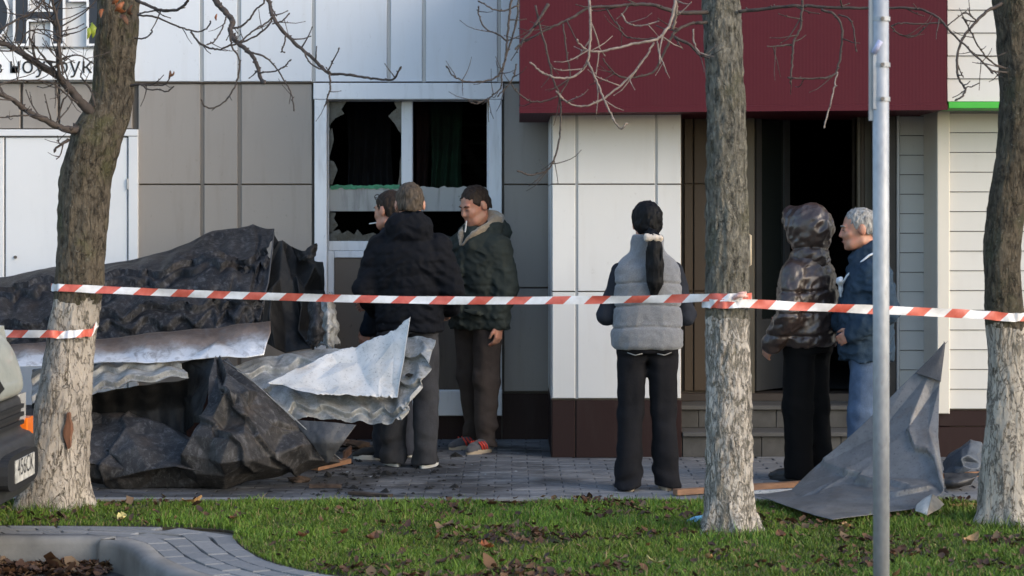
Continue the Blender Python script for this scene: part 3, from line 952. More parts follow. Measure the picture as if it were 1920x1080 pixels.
# left tree
DL = 11.53
tl = thing('street_tree', (PX(100, DL), DL, 0), 'leaning tree with mossy bark, limewashed foot and bare wound beside the car', 'tree', 'limewashed street trees')
rowsL = [(962, 24, 176), (940, 32, 166), (850, 52, 166), (750, 68, 169), (650, 86, 175), (560, 100, 188), (480, 104, 196), (420, 107, 201), (360, 112, 206), (310, 116, 214), (265, 130, 230), (225, 156, 240), (190, 170, 246), (125, 176, 251), (60, 180, 257), (0, 182, 261), (-150, 196, 268), (-420, 215, 280), (-800, 230, 286)]
trunk(tl, rowsL, DL, 955, M_BARK_L, 0.012, 0.0042, [(150, 235, 0.10, 0.03), (190, 275, 0.06, 0.012), (200, 75, 0.04, 0.012), (140, 810, 0.045, -0.018), (110, 690, 0.02, -0.012)], 1)
wd = MB()
N = 18
wpts = [(PX(139 + 9 * math.cos(k * 2 * math.pi / N) * (.75 + .3 * math.sin(5 * k)), DL), PZ(802 + 34 * math.sin(k * 2 * math.pi / N), DL)) for k in range(N)]
wd.prism(wpts, DL - 0.158, DL - 0.10)
wd.build('wound', M_WOUND, tl, fix=True)
Lb = [
    ([(158, 243), (120, 242), (85, 225), (50, 208), (20, 185), (-30, 165)], 16, 7, 6, 11.45, 11.0),
    ([(176, 215), (150, 190), (125, 160), (105, 140), (60, 112), (20, 88), (-30, 70)], 20, 9, 7, 11.45, 11.2),
    ([(128, 262), (116, 270), (104, 278)], 9, 5, 1, 11.4, 11.3),
    ([(110, 140), (92, 118), (70, 92), (58, 75)], 6, 4, 2, 11.3, 11.2),
    ([(112, 150), (108, 110), (112, 60), (100, 10), (96, -40)], 8, 6, 6, 11.3, 11.1),
    ([(60, 112), (95, 128), (120, 108), (150, 104), (172, 118)], 5, 3, 2, 11.25, 11.2),
    ([(20, 188), (0, 160), (40, 152), (95, 155), (140, 190)], 5, 4, 4, 11.1, 11.3),
    ([(0, 55), (30, 38), (62, 22), (80, 0), (84, -40)], 5, 5, 4, 11.0, 11.1),
    ([(112, 120), (106, 60), (88, 20), (70, -30)], 6, 5, 5, 11.2, 11.3),
    ([(0, 95), (30, 92), (52, 60), (88, 56), (112, 70)], 4, 3, 4, 11.1, 11.15),
    ([(118, 140), (112, 90), (104, 40), (116, -10)], 5, 4, 4, 11.2, 11.25),
    ([(178, 200), (172, 175), (156, 150), (150, 140)], 5, 3, 2, 11.3, 11.25),
    ([(108, 228), (116, 195), (128, 172), (120, 150)], 5, 3, 2, 11.35, 11.3),
    ([(62, 215), (20, 218), (-10, 222)], 4, 3, 1, 11.2, 11.1),
    # to the right of the trunk
    ([(245, 161), (262, 158), (290, 160), (310, 158), (320, 142)], 6, 3, 2, 11.45, 11.3),
    ([(265, 160), (280, 168), (300, 168), (312, 172), (324, 164)], 4, 3, 0, 11.4, 11.3),
    ([(252, 72), (268, 72), (280, 66), (286, 59)], 4, 3, 0, 11.45, 11.35),
    ([(258, 28), (290, 32), (330, 48), (358, 57), (380, 58), (392, 48), (395, 42)], 5, 3, 1, 11.45, 11.2),
    ([(358, 60), (372, 78), (382, 85), (398, 91), (414, 92), (430, 86), (458, 78), (485, 64), (506, 45), (510, 30)], 5, 4, 3, 11.2, 11.0),
    ([(255, 0), (285, 14), (310, 20), (335, 17), (352, 2), (360, -20)], 8, 6, 2, 11.45, 11.1),
    ([(262, 25), (290, 20), (312, 18)], 4, 3, 0, 11.45, 11.3),
    ([(268, -260), (330, -160), (380, -40), (405, 3), (425, 25), (436, 40), (432, 55), (437, 70), (448, 82), (468, 98), (480, 118), (490, 150), (494, 152)], 14, 6, 3, 11.45, 10.9),
    ([(432, 55), (434, 85), (448, 110), (446, 145), (430, 180), (405, 201), (385, 200), (378, 190)], 5, 3, 1, 11.0, 10.9),
    ([(470, 98), (495, 106), (515, 124), (532, 150), (546, 175), (551, 203)], 5, 3, 1, 10.9, 10.8),
    ([(448, 80), (472, 60), (500, 42), (512, 30)], 4, 4, 1, 10.9, 10.9),
    ([(436, 52), (450, 50), (468, 36), (480, 18), (495, 5), (492, -12)], 5, 4, 1, 11.0, 10.9),
    ([(484, 137), (510, 134), (530, 127), (543, 115)], 4, 3, 0, 10.9, 10.8),
    ([(425, 30), (418, 50), (404, 75), (392, 82)], 4, 3, 1, 11.0, 10.9),
    ([(272, -300), (400, -180), (470, -60), (503, 0), (511, 30), (535, 64), (570, 95), (600, 122), (618, 138), (650, 139), (690, 146), (720, 149), (738, 148), (750, 130)], 12, 4, 5, 11.4, 10.6),
    ([(618, 138), (619, 165), (614, 182), (612, 196)], 5, 3, 1, 10.8, 10.8),
    ([(614, 134), (624, 115), (635, 93)], 4, 3, 0, 10.8, 10.7),
    ([(571, 98), (580, 117), (596, 127), (612, 134)], 4, 4, 0, 10.85, 10.8),
    ([(536, 65), (532, 85), (528, 95), (534, 98)], 4, 3, 0, 10.9, 10.9),
    ([(511, 45), (528, 40), (540, 28)], 4, 3, 1, 10.9, 10.9),
]
for k, (pp, w0, w1, nt, d0, d1) in enumerate(Lb):
    limb(tl, pp, d0, d1, w0, w1, M_TWIG, nt, 0.19 if k < 14 else 0.11, 100 + k, depth=2 if k < 14 else 0)
# a few leaves still hanging
M_LEAFO = mat('leaf_orange', (0.20, 0.062, 0.018), 0.6, 0, 0.4, 25)
M_LEAFG = mat('leaf_yellow_green', (0.22, 0.27, 0.025), 0.55, 0, 0.35, 20)
M_LEAFB = mat('leaf_brown', (0.105, 0.045, 0.020), 0.7, 0, 0.5, 25)
def leaf_mesh(L, W, curl, R):
    vs = []; fs = []
    for i in range(6):
        t = i / 5
        w = W * math.sin(math.pi * min(1, t * 0.92 + 0.06)) ** 0.8 * (1 + R.uniform(-.15, .15))
        z = curl * (t - .5) ** 2 * 4
        vs += [(-w, t * L, z + curl * .7 * R.uniform(.4, 1)), (0, t * L, z), (w, t * L, z + curl * .7 * R.uniform(.4, 1))]
    for i in range(5):
        a = i * 3
        fs += [(a, a + 1, a + 4, a + 3), (a + 1, a + 2, a + 5, a + 4)]
    mb = MB(); mb.add(vs, fs)
    return mb
for k, (a, b, mt, s) in enumerate([(176, 52, M_LEAFG, .12), (170, 60, M_LEAFG, .10), (190, 25, M_LEAFO, .09), (208, 8, M_LEAFB, .09), (214, 30, M_LEAFO, .11), (225, 34, M_LEAFB, .12), (232, 18, M_LEAFO, .10), (220, 14, M_LEAFO, .11), (238, 28, M_LEAFB, .10), (404, 40, M_LEAFO, .05), (322, 146, M_LEAFB, .06), (329, 150, M_LEAFB, .05)]):
    s *= .72
    mb = leaf_mesh(s, s * 0.19, s * 0.35, rng)
    rot = Matrix.Rotation(rng.uniform(-2.6, -0.5), 3, 'X') @ Matrix.Rotation(rng.uniform(-.8, .8), 3, 'Y') @ Matrix.Rotation(rng.uniform(-.9, .9), 3, 'Z')
    base = P(a, b - 14, 11.25 if k < 9 else 11.1)
    mb.v = [tuple(base + rot @ Vector(p)) for p in mb.v]
    mb.build('leaf', mt, tl, smooth=True)

# centre tree
DC = 10.67
tc_ = thing('street_tree', (PX(1367, DC), DC, 0), 'straight grey-barked tree with flaking limewashed foot in front of the entrance', 'tree', 'limewashed street trees')
rowsC = [(1006, 1308, 1428), (985, 1317, 1417), (900, 1322, 1411), (750, 1325, 1409), (570, 1322, 1405), (400, 1324, 1402), (200, 1325, 1397), (100, 1320, 1392), (0, 1317, 1388), (-200, 1312, 1378), (-500, 1318, 1372), (-800, 1326, 1368)]
trunk(tc_, rowsC, DC, 1000, M_BARK_C, 0.005, 0.0058, [(1345, 100, 0.03, 0.008), (1372, 375, 0.03, -0.006), (1330, 70, 0.03, 0.01)], 2)
Cb = [
    ([(1328, 22), (1300, 24), (1262, 22), (1225, 10), (1190, 8), (1150, 12), (1105, 14), (1075, 32), (1050, 44), (1020, 58), (985, 78)], 11, 4, 5, 10.6, 10.3, 0),
    ([(1325, 42), (1300, 44), (1272, 54), (1258, 72), (1240, 110), (1225, 135), (1200, 143), (1170, 146), (1145, 130), (1132, 112)], 8, 3, 4, 10.6, 10.4, 0),
    ([(1262, 55), (1268, 20), (1264, -20)], 6, 8, 2, 10.5, 10.4, 1),
    ([(1266, 0), (1260, 35), (1245, 62), (1228, 75), (1190, 82), (1150, 92), (1118, 97), (1098, 92), (1082, 78)], 8, 4, 3, 10.4, 10.2, 1),
    ([(1226, 80), (1212, 105), (1185, 140), (1158, 165), (1130, 186), (1100, 198), (1078, 198), (1058, 188), (1048, 176)], 5, 4, 3, 10.35, 10.2, 1),
    ([(1232, 78), (1238, 105), (1248, 130)], 4, 3, 1, 10.35, 10.3, 1),
    ([(1100, -30), (1105, 0), (1107, 40), (1106, 80), (1102, 115), (1088, 135), (1068, 146), (1040, 145), (1015, 135), (998, 120)], 7, 4, 3, 10.3, 10.1, 1),
    ([(1103, 116), (1118, 150), (1132, 185), (1145, 212), (1152, 228), (1165, 242), (1172, 232)], 5, 4, 1, 10.2, 10.1, 1),
    ([(1004, 10), (1014, 55), (1026, 100), (1036, 145), (1048, 176), (1052, 210), (1050, 250), (1042, 290), (1030, 315), (1010, 325), (990, 328), (975, 320)], 5, 4, 6, 10.3, 10.2, 0),
    ([(1045, 180), (1020, 190), (995, 190), (975, 178), (962, 162)], 4, 3, 1, 10.25, 10.2, 0),
    ([(1056, 45), (1060, 80), (1066, 120), (1068, 145), (1052, 175)], 4, 3, 1, 10.3, 10.25, 0),
    ([(1028, 8), (1010, 38), (990, 65), (968, 90)], 8, 4, 3, 10.3, 10.2, 0),
    ([(965, -60), (958, 0), (953, 45), (950, 90), (944, 120), (930, 145), (900, 153), (870, 152), (850, 142), (840, 128)], 6, 3, 4, 10.4, 10.2, 0),
    ([(972, 0), (968, 40), (958, 75), (948, 110), (940, 140), (938, 165), (918, 183), (895, 195), (880, 190)], 5, 3, 4, 10.4, 10.3, 0),
    ([(968, 120), (962, 145), (948, 165), (935, 178)], 4, 3, 1, 10.35, 10.3, 0),
    ([(950, 78), (935, 65), (912, 55), (900, 35), (896, 15)], 4, 3, 1, 10.4, 10.3, 0),
    ([(974, 8), (945, 20), (920, 15), (900, 3)], 4, 3, 0, 10.4, 10.3, 0),
    ([(1265, 70), (1295, 85), (1310, 102), (1325, 108)], 8, 4, 2, 10.45, 10.4, 0),
    ([(1300, 55), (1302, 80), (1312, 98), (1335, 106)], 4, 3, 0, 10.4, 10.35, 1),
    ([(1165, 25), (1180, 45), (1205, 48), (1232, 40)], 4, 3, 1, 10.4, 10.35, 1),
    ([(1155, 40), (1170, 65), (1195, 73), (1225, 72)], 4, 3, 1, 10.4, 10.35, 0),
    # right of the trunk
    ([(1385, 22), (1420, 18), (1460, 13), (1505, 11), (1560, 14), (1620, 15), (1670, 15), (1720, 17), (1755, 30), (1785, 62), (1820, 95), (1858, 132)], 9, 4, 5, 10.6, 10.2, 0),
    ([(1506, -10), (1503, 25), (1500, 55), (1488, 78), (1486, 110), (1482, 150)], 6, 4, 3, 10.4, 10.3, 0),
    ([(1540, 18), (1565, 28), (1578, 52), (1577, 95), (1572, 125), (1560, 143), (1530, 147), (1484, 146)], 6, 4, 2, 10.4, 10.3, 0),
    ([(1570, 135), (1565, 160), (1556, 200), (1546, 236)], 3.5, 3.5, 0, 10.3, 10.2, 1),
    ([(1572, 28), (1592, 35), (1602, 60), (1605, 92)], 4, 3, 0, 10.4, 10.3, 0),
    ([(1770, 42), (1725, 45), (1690, 44), (1672, 50), (1690, 66), (1715, 68), (1730, 55)], 4, 3, 2, 10.3, 10.3, 0),
    ([(1485, 84), (1462, 86), (1440, 88)], 5, 3, 2, 10.35, 10.3, 0),
]
for k, (pp, w0, w1, nt, d0, d1, pale) in enumerate(Cb):
    limb(tc_, pp, d0, d1, w0, w1, M_TWIGP if pale else M_TWIG, nt, 0.14, 300 + k, depth=0)

# right tree
DRT = 10.94
tr = thing('street_tree', (PX(1890, DRT), DRT, 0), 'bent brown tree with limewashed foot at the right edge', 'tree', 'limewashed street trees')
rowsR = [(1000, 1818, 1958), (978, 1830, 1946), (900, 1840, 1940), (800, 1847, 1934), (740, 1853, 1930), (690, 1855, 1928), (620, 1849, 1922), (560, 1843, 1918), (500, 1843, 1914), (440, 1846, 1918), (380, 1853, 1926), (300, 1865, 1938), (220, 1873, 1946), (140, 1872, 1946), (60, 1867, 1942), (0, 1862, 1938), (-150, 1852, 1926), (-450, 1846, 1912), (-800, 1850, 1900)]
trunk(tr, rowsR, DRT, 985, M_BARK_R, 0.011, 0.0036, [(1890, 225, 0.04, 0.012), (1862, 600, 0.04, 0.01), (1905, 130, 0.04, 0.015)], 3)
Rb = [
    ([(1878, 6), (1850, 22), (1826, 45), (1804, 75), (1794, 112), (1797, 145), (1810, 166), (1806, 178), (1797, 186)], 8, 4, 3, 10.85, 10.5),
    ([(1885, 128), (1862, 118), (1840, 95), (1822, 65), (1808, 35)], 5, 3, 3, 10.85, 10.6),
    ([(1888, 136), (1860, 132), (1838, 112), (1815, 90)], 5, 3, 3, 10.85, 10.6),
    ([(1832, 42), (1818, 28), (1806, 26), (1780, 45)], 4, 3, 2, 10.7, 10.6),
    ([(1808, 165), (1820, 163), (1832, 158)], 3, 2.5, 0, 10.6, 10.5),
]
for k, (pp, w0, w1, nt, d0, d1) in enumerate(Rb):
    limb(tr, pp, d0, d1, w0, w1, M_TWIG, nt, 0.09, 500 + k, depth=0)

# ------------------------------------------------------------ galvanised post
m = NT('galvanised_steel')
cc = m.co((1, 1, 0.5))
vor = m.n('TexVoronoi'); vor.inputs['Scale'].default_value = 55; m.l(cc, vor.inputs['Vector'])
base = m.mix(0.5, m.ramp(vor.outputs['Distance'], [(0.0, (0.28, 0.295, 0.315)), (0.9, (0.44, 0.455, 0.475))]), m.ramp(m.noise(6, cc, 5), [(0.35, (0.26, 0.275, 0.295)), (0.7, (0.47, 0.48, 0.49))]))
base = m.mix(m.ramp(m.noise(22, cc, 5, .7), [(0.62, 0.0), (0.75, 0.6)]), base, (0.22, 0.20, 0.19))
m.set(Base_Color=base, Roughness=0.58, Metallic=0.35)
m.bump(m.noise(50, cc, 3), 0.15, 0.003)
M_GALV = m.mat
DPO = 8.9
pole = thing('steel_post', (PX(1652, DPO), DPO, 0), 'galvanised steel sign post standing in the lawn at the right', 'post')
pr = 15.3 * DPO / F
px0 = PX(1652.5, DPO)
MB().tube([(px0, DPO, -0.02), (px0 - 0.001, DPO, 1.2), (px0 - 0.004, DPO, 3.2)], [pr, pr, pr * 0.98], 24).build('tube', M_GALV, pole, smooth=True)
for py in (36, 122, 186):
    MB().tube([(px0 - 0.002, DPO - pr + 0.002, PZ(py, DPO)), (px0 - 0.002, DPO - pr - 0.009, PZ(py, DPO))], 0.0085, 6).build('bolt', M_STRIPB, pole)
    o_ = MB(); o_.tube([(px0, DPO, PZ(py + 4, DPO)), (px0, DPO, PZ(py - 4, DPO))], pr + 0.0025, 24); o_.build('clamp', M_GALV, pole)
br = MB()
br.box(px0 - pr - 0.016, px0 - pr + 0.010, DPO - 0.004, DPO + 0.02, PZ(226, DPO), PZ(-60, DPO))
br.build('bracket', M_STRIP, pole)
MB().box(px0 - pr - 0.004, px0 - pr + 0.014, DPO - pr * 0.75, DPO - 0.006, PZ(205, DPO), PZ(95, DPO)).build('bracket', M_GALV, pole)
MB().tube([(px0 - pr * 1.05, DPO - 0.02, PZ(100, DPO)), (px0 - pr * 0.3, DPO - pr - 0.004, PZ(78, DPO))], 0.012, 8).build('plastic_tie', mat('pale_blue_tie', (0.42, 0.44, 0.62), 0.5), pole, smooth=True)

# ------------------------------------------------------------ barrier tape
m = NT('barrier_tape')
uv = m.n('UVMap'); sx = m.n('SeparateXYZ'); m.l(uv.outputs[0], sx.inputs[0])
ph = m.math('ADD', m.math('MULTIPLY', sx.outputs['X'], 1.0 / 0.205), m.math('MULTIPLY', sx.outputs['Y'], -0.22))
fr_ = m.math('FRACT', ph)
red = m.math('LESS_THAN', fr_, 0.47)
wear = m.noise(30, m.co(rand=False), 4)
rc_ = m.ramp(wear, [(0.3, (0.52, 0.085, 0.055)), (0.75, (0.66, 0.16, 0.11))])
wc_ = m.ramp(wear, [(0.3, (0.66, 0.64, 0.63)), (0.75, (0.80, 0.79, 0.79))])
m.set(Base_Color=m.mix(red, wc_, rc_), Roughness=0.42)
tr_ = m.bsdf.inputs['Transmission Weight']; tr_.default_value = 0.0
M_TAPE = m.mat
def tape(name, ctrl, w, label, tw=0.25, seed=1, mid=8):
    R = random.Random(seed)
    pts = crom(ctrl, mid)
    vs = []; fs = []; uvs = []
    acc = 0
    n = len(pts)
    for i, p in enumerate(pts):
        if i: acc += (p - pts[i - 1]).length
        a = tw * math.sin(i * 0.19 + seed) + 0.22 * math.sin(i * 0.53) + .35 * math.exp(-((i - 46) / 5) ** 2)
        hgt = w / 2 * (1 - 0.10 * abs(math.sin(i * .31)))
        off = Vector((0, math.sin(a) * hgt, math.cos(a) * hgt))
        mid_ = Vector((0, 0.007 * math.sin(i * 0.9), 0))
        for k, t in enumerate((-1, 0, 1)):
            vs.append(p + off * t + (mid_ if t == 0 else Vector()))
            uvs.append((acc, k / 2))
    for i in range(n - 1):
        for k in range(2): fs.append((i * 3 + k, (i + 1) * 3 + k, (i + 1) * 3 + k + 1, i * 3 + k + 1))
    mb = MB(); mb.add(vs, fs)
    o = mb.build(name, M_TAPE, None, smooth=True)
    ul = o.data.uv_layers.new(name='UVMap')
    for lp in o.data.loops: ul.data[lp.index].uv = uvs[lp.vertex_index]
    tag(o, label, 'barrier tape', 'barrier tapes tied between the trees')
    return o
def ring(px_c, py, d, r, a0, a1, n=7, slope=0):
    c = P(px_c, py, d)
    return [c + Vector((r * math.sin(rad(a0 + (a1 - a0) * i / (n - 1))), -r * math.cos(rad(a0 + (a1 - a0) * i / (n - 1))), slope * i / (n - 1))) for i in range(n)]
tape('barrier_tape', ring(146, 538, DL, 0.142, -200, -20, 9) + [P(190, 543, 11.40), P(320, 549, 11.36), P(480, 555, 11.24), P(700, 561, 11.08), P(900, 563.5, 10.95), P(1100, 562.5, 10.8), P(1260, 560, 10.68), P(1328, 558, 10.59)] + ring(1363, 556, DC, 0.124, -8, 150, 7), 0.043,
     'long red and white striped barrier tape from the mossy tree to the grey tree', 0.22, 1)
tape('barrier_tape', ring(1363, 568, DC, 0.126, -140, 10, 7) + [P(1400, 569, 10.56), P(1500, 574.5, 10.62), P(1640, 580.5, 10.69), P(1780, 587, 10.77), P(1850, 591, 10.80)] + ring(1882, 593, DRT, 0.118, 0, 190, 8), 0.047,
     'red and white striped barrier tape from the grey tree past the steel post', 0.15, 4)
tape('barrier_tape', [P(-260, 612, 11.9), P(-60, 622, 11.55), P(30, 626, 11.42), P(90, 626, 11.36)] + ring(133, 625, DL, 0.145, -12, 62, 5, 0.01) + ring(133, 610, DL, 0.147, 75, 200, 7, 0.08), 0.044,
     'short low red and white barrier tape between the car and the leaning tree', 0.12, 7)
kn = MB()
for k, (a, b, c2, e) in enumerate(((1376, 560, 1399, 548), (1380, 556, 1402, 556))):
    kn.tube([P(a, b, DC - .128), P((a + c2) / 2, (b + e) / 2 - 2, DC - .145), P(c2, e, DC - .12)], [0.010, 0.013, 0.006], 6)
tag(kn.build('tape_knot', mat('tape_knot', (0.66, 0.40, 0.35), 0.5, 0, 0.5, 60), None, smooth=True), 'crumpled knot of barrier tape on the grey tree trunk', 'tape knot')

# ------------------------------------------------------------ grass and leaves
def lawn_points(nn, seed):
    R = np.random.default_rng(seed)
    y = R.uniform(8.9, LAWN_BACK - 0.005, nn * 2)
    x = R.uniform(-1, 1, nn * 2) * (0.245 * y + 0.9)
    fx = np.array([p.x for p in lawn_front]); fy = np.array([p.y for p in lawn_front])
    # lawn front as y(x); where the edge doubles back the path polygon is tested by distance
    front = np.interp(x, np.maximum.accumulate(fx) + np.arange(len(fx)) * 1e-6, fy)
    ok = y > front + 0.01
    # ragged back edge
    ok &= y < LAWN_BACK - 0.05 - 0.10 * np.abs(noise3(x * 3.1, x * 0 + 2.2, x * 0)) + 0.07
    return x[ok][:nn], y[ok][:nn]
def litter_mask(x, y):
    n1 = noise3(x * 1.6 + 4, y * 2.2, x * 0 + 1.5) * 0.6 + noise3(x * 4.2, y * 5.5 + 3, x * 0) * 0.4
    px = CX + x * F / y; py = HY + CAMZ * F / y
    bias = 0.16 * np.exp(-((px - 1130) / 320) ** 2) * (py > 950) + 0.14 * np.exp(-((px - 1600) / 300) ** 2) * (py > 985) + 0.30 * np.exp(-((px - 1370) / 60) ** 2 - ((py - 1000) / 16) ** 2) - 0.30 * np.exp(-((px - 650) / 330) ** 2) - 0.05
    return n1 + bias
xg, yg = lawn_points(185000, 1)
dens = litter_mask(xg, yg)
keep = nrg.random(len(xg)) < np.clip(1.0 - 2.2 * np.clip(dens - 0.02, 0, 1), 0.22, 1)
xg, yg = xg[keep], yg[keep]
nb = len(xg)
tuft = noise3(xg * 5, yg * 5, xg * 0 + 7) * 0.5 + 0.5
hgt = (0.018 + 0.040 * nrg.random(nb) + 0.035 * (nrg.random(nb) < .06)) * (0.28 + 0.62 * tuft)
hgt *= np.where(np.abs(yg - LAWN_BACK) < 0.12, 0.8, 1.0)
for tx, ty in ((PX(100, DL), DL), (PX(1367, DC), DC), (PX(1890, DRT), DRT)):
    dd = np.hypot(xg - tx, yg - ty)
    hgt *= 1 + 0.9 * np.exp(-((dd - 0.2) / 0.08) ** 2)
wid = 0.0016 + 0.0018 * nrg.random(nb)
ang = nrg.uniform(0, 2 * np.pi, nb)
lean = hgt * nrg.uniform(0.1, 0.9, nb); la = nrg.uniform(0, 2 * np.pi, nb)
dx, dy = np.cos(ang) * wid, np.sin(ang) * wid
lx, ly = np.cos(la) * lean, np.sin(la) * lean
zero = np.zeros(nb)
vv = np.stack([np.stack([xg - dx, yg - dy, zero], 1), np.stack([xg + dx, yg + dy, zero], 1),
               np.stack([xg - dx * .8 + lx * .35, yg - dy * .8 + ly * .35, hgt * .55], 1), np.stack([xg + dx * .8 + lx * .35, yg + dy * .8 + ly * .35, hgt * .55], 1),
               np.stack([xg + lx, yg + ly, hgt * (1 - 0.25 * (lean / hgt) ** 2)], 1)], 1).reshape(-1, 3)
b5 = (np.arange(nb) * 5)[:, None]
ff = np.concatenate([b5 + np.array([[0, 1, 3]]), b5 + np.array([[0, 3, 2]]), b5 + np.array([[2, 3, 4]])], 0)
t1 = nrg.random(nb)[:, None]; t2 = tuft[:, None]
dry = (nrg.random(nb) < 0.10)[:, None]
colr = np.array([[0.056, 0.132, 0.015]]) * (1 - t1) + np.array([[0.150, 0.240, 0.030]]) * t1
patch = (noise3(xg * 1.9 + 11, yg * 2.6, xg * 0 + 3) * .5 + .5)[:, None]
colr = colr * (0.70 + 0.5 * t2) * (1 - .25 * patch) + np.array([[.04, .025, .0]]) * patch * .5
colr = np.where(dry, np.array([[0.22, 0.17, 0.075]]), colr)
cA = np.repeat(np.concatenate([colr, np.ones((nb, 1))], 1), 5, axis=0)
m = NT('grass_blade')
at = m.n('Attribute'); at.attribute_name = 'Col'
m.set(Base_Color=at.outputs['Color'], Roughness=0.55)
m.bsdf.inputs['Specular IOR Level'].default_value = 0.3
M_GRASS = m.mat
go = np_mesh('grass', vv, ff, M_GRASS, None, False, {'Col': cA})
tag(go, 'short green lawn grass between the road strip and the sidewalk', 'grass', kind='stuff')

def leaf_cloud(xs, ys, zs, size, seed):
    R = np.random.default_rng(seed)
    k = len(xs)
    L = size * np.exp(R.normal(0, .27, k)); W = L * R.uniform(.28, .5, k)
    a = R.uniform(0, 2 * np.pi, k); tilt = R.normal(0, .35, k); roll = R.normal(0, .45, k); curl = R.uniform(.05, .35, k) * L
    base = []
    for t in (0.0, 0.33, 0.7, 1.0):
        w = {0.0: .12, .33: 1.0, .7: .8, 1.0: .08}[t]
        for sg in (-1, 0, 1):
            u = (t - .5) * L; v_ = sg * W * w
            z = curl * (4 * (t - .5) ** 2) + np.abs(v_) * R.uniform(0, .8, k) + np.tan(np.clip(tilt, -.7, .7)) * u + roll * v_
            base.append(np.stack([xs + np.cos(a) * u - np.sin(a) * v_, ys + np.sin(a) * u + np.cos(a) * v_, zs + z + L * .12], 1))
    v = np.stack(base, 1).reshape(-1, 3)
    o = (np.arange(k) * 12)[:, None]
    f = []
    for r in range(3):
        for c2 in range(2):
            q = r * 3 + c2
            f.append(o + np.array([[q, q + 1, q + 4, q + 3]]))
    f = np.concatenate(f, 0)
    pal = np.array([[0.115, 0.048, 0.022], [0.165, 0.072, 0.030], [0.075, 0.035, 0.020], [0.23, 0.115, 0.045], [0.30, 0.19, 0.10], [0.10, 0.055, 0.035], [0.19, 0.085, 0.035]])
    c_ = pal[R.integers(0, len(pal), k)] * R.uniform(.7, 1.2, (k, 1))
    return v, f, np.repeat(np.concatenate([c_, np.ones((k, 1))], 1), 12, axis=0)
m = NT('fallen_leaf')
at = m.n('Attribute'); at.attribute_name = 'Col'
m.set(Base_Color=m.mix(0.5, at.outputs['Color'], m.mix(m.noise(60, m.co(rand=False), 4), (0, 0, 0), at.outputs['Color'], 'MULTIPLY')), Roughness=0.75)
M_DEADLEAF = m.mat
xl, yl = lawn_points(72000, 9)
q = litter_mask(xl, yl)
sel = nrg.random(len(xl)) < np.clip((q + 0.06) * 0.40, 0.008, 0.24)
xl, yl = xl[sel], yl[sel]
v, f, c_ = leaf_cloud(xl, yl, nrg.uniform(0.004, 0.03, len(xl)), 0.029, 3)
tag(np_mesh('leaf_litter', v, f, M_DEADLEAF, None, True, {'Col': c_}), 'drifts of small dry brown leaves over the lawn', 'leaves', kind='stuff')
# drift against the kerb in the road corner
nd = 1500
xr = nrg.uniform(-3.4, -1.86, nd); yr = 10.50 - np.abs(nrg.normal(0, .13, nd))
kx = np.array([p.x for p in kerb]); 
ok = (yr > 9.7) & (xr < -1.95 - (10.4 - yr) * 0.0)
xr, yr = xr[ok], yr[ok]
zr = ZR + nrg.uniform(0, 0.028, len(xr)) * np.clip((yr - 10.05) / 0.4, 0.1, 1)
v, f, c_ = leaf_cloud(xr, yr, zr, 0.040, 4)
tag(np_mesh('leaf_drift', v, f, M_DEADLEAF, None, True, {'Col': c_}), 'drift of brown leaves in the road corner against the kerb', 'leaves', kind='stuff')
# single larger leaves one can pick out
lm1 = [leaf_mesh(.085, .028, .018, rng).mesh('fallen_leaf') for _ in range(4)]
M_LEAFT = mat('leaf_tan', (0.34, 0.20, 0.085), 0.7, 0, 0.4, 25)
M_LEAFY = mat('leaf_pale_yellow', (0.50, 0.42, 0.16), 0.6, 0, 0.3, 25)
lm1[0].materials.append(M_LEAFB); lm1[1].materials.append(M_LEAFT); lm1[2].materials.append(M_LEAFO); lm1[3].materials.append(M_LEAFY)
single = [
    (228, 968, 3, 'pale yellow leaf on the grass right of the leaning tree foot'), (450, 968, 0, 'dry brown leaf on the grass just behind the paved strip'),
    (380, 940, 1, 'tan leaf at the back edge of the lawn in front of the folded sheet'), (905, 1024, 2, 'orange leaf on the grass in the middle of the lawn'),
    (690, 1015, 0, 'brown leaf on the open grass left of the orange leaf'), (1330, 1046, 1, 'tan leaf on the grass directly below the grey tree'),
    (1470, 1010, 0, 'brown leaf on the grass just right of the grey tree foot'), (1590, 990, 1, 'tan leaf on the grass in front of the standing sheet, left of the post'),
    (1700, 1032, 0, 'brown leaf on the grass just right of the steel post'), (1810, 1020, 1, 'tan leaf on the grass left of the bent tree foot'),
    (1245, 1060, 3, 'small pale yellow leaf low in the lawn left of the grey tree'), (560, 1008, 0, 'brown leaf on the grass nearest the curve of the paved strip')]
for k, (a, b, t, lab) in enumerate(single):
    d = GD(b, 0.03)
    o = bpy.data.objects.new('fallen_leaf', lm1[t]); COL.objects.link(o)
    o.location = (PX(a, d), d, 0.03); o.rotation_euler = (rng.uniform(-.3, .3), rng.uniform(-.4, .4), rng.uniform(0, 6.28))
    s = rng.uniform(.8, 1.35); o.scale = (s, s, s)
    tag(o, lab or 'single dry brown leaf lying on the lawn grass', 'leaf', 'single leaves on the lawn')
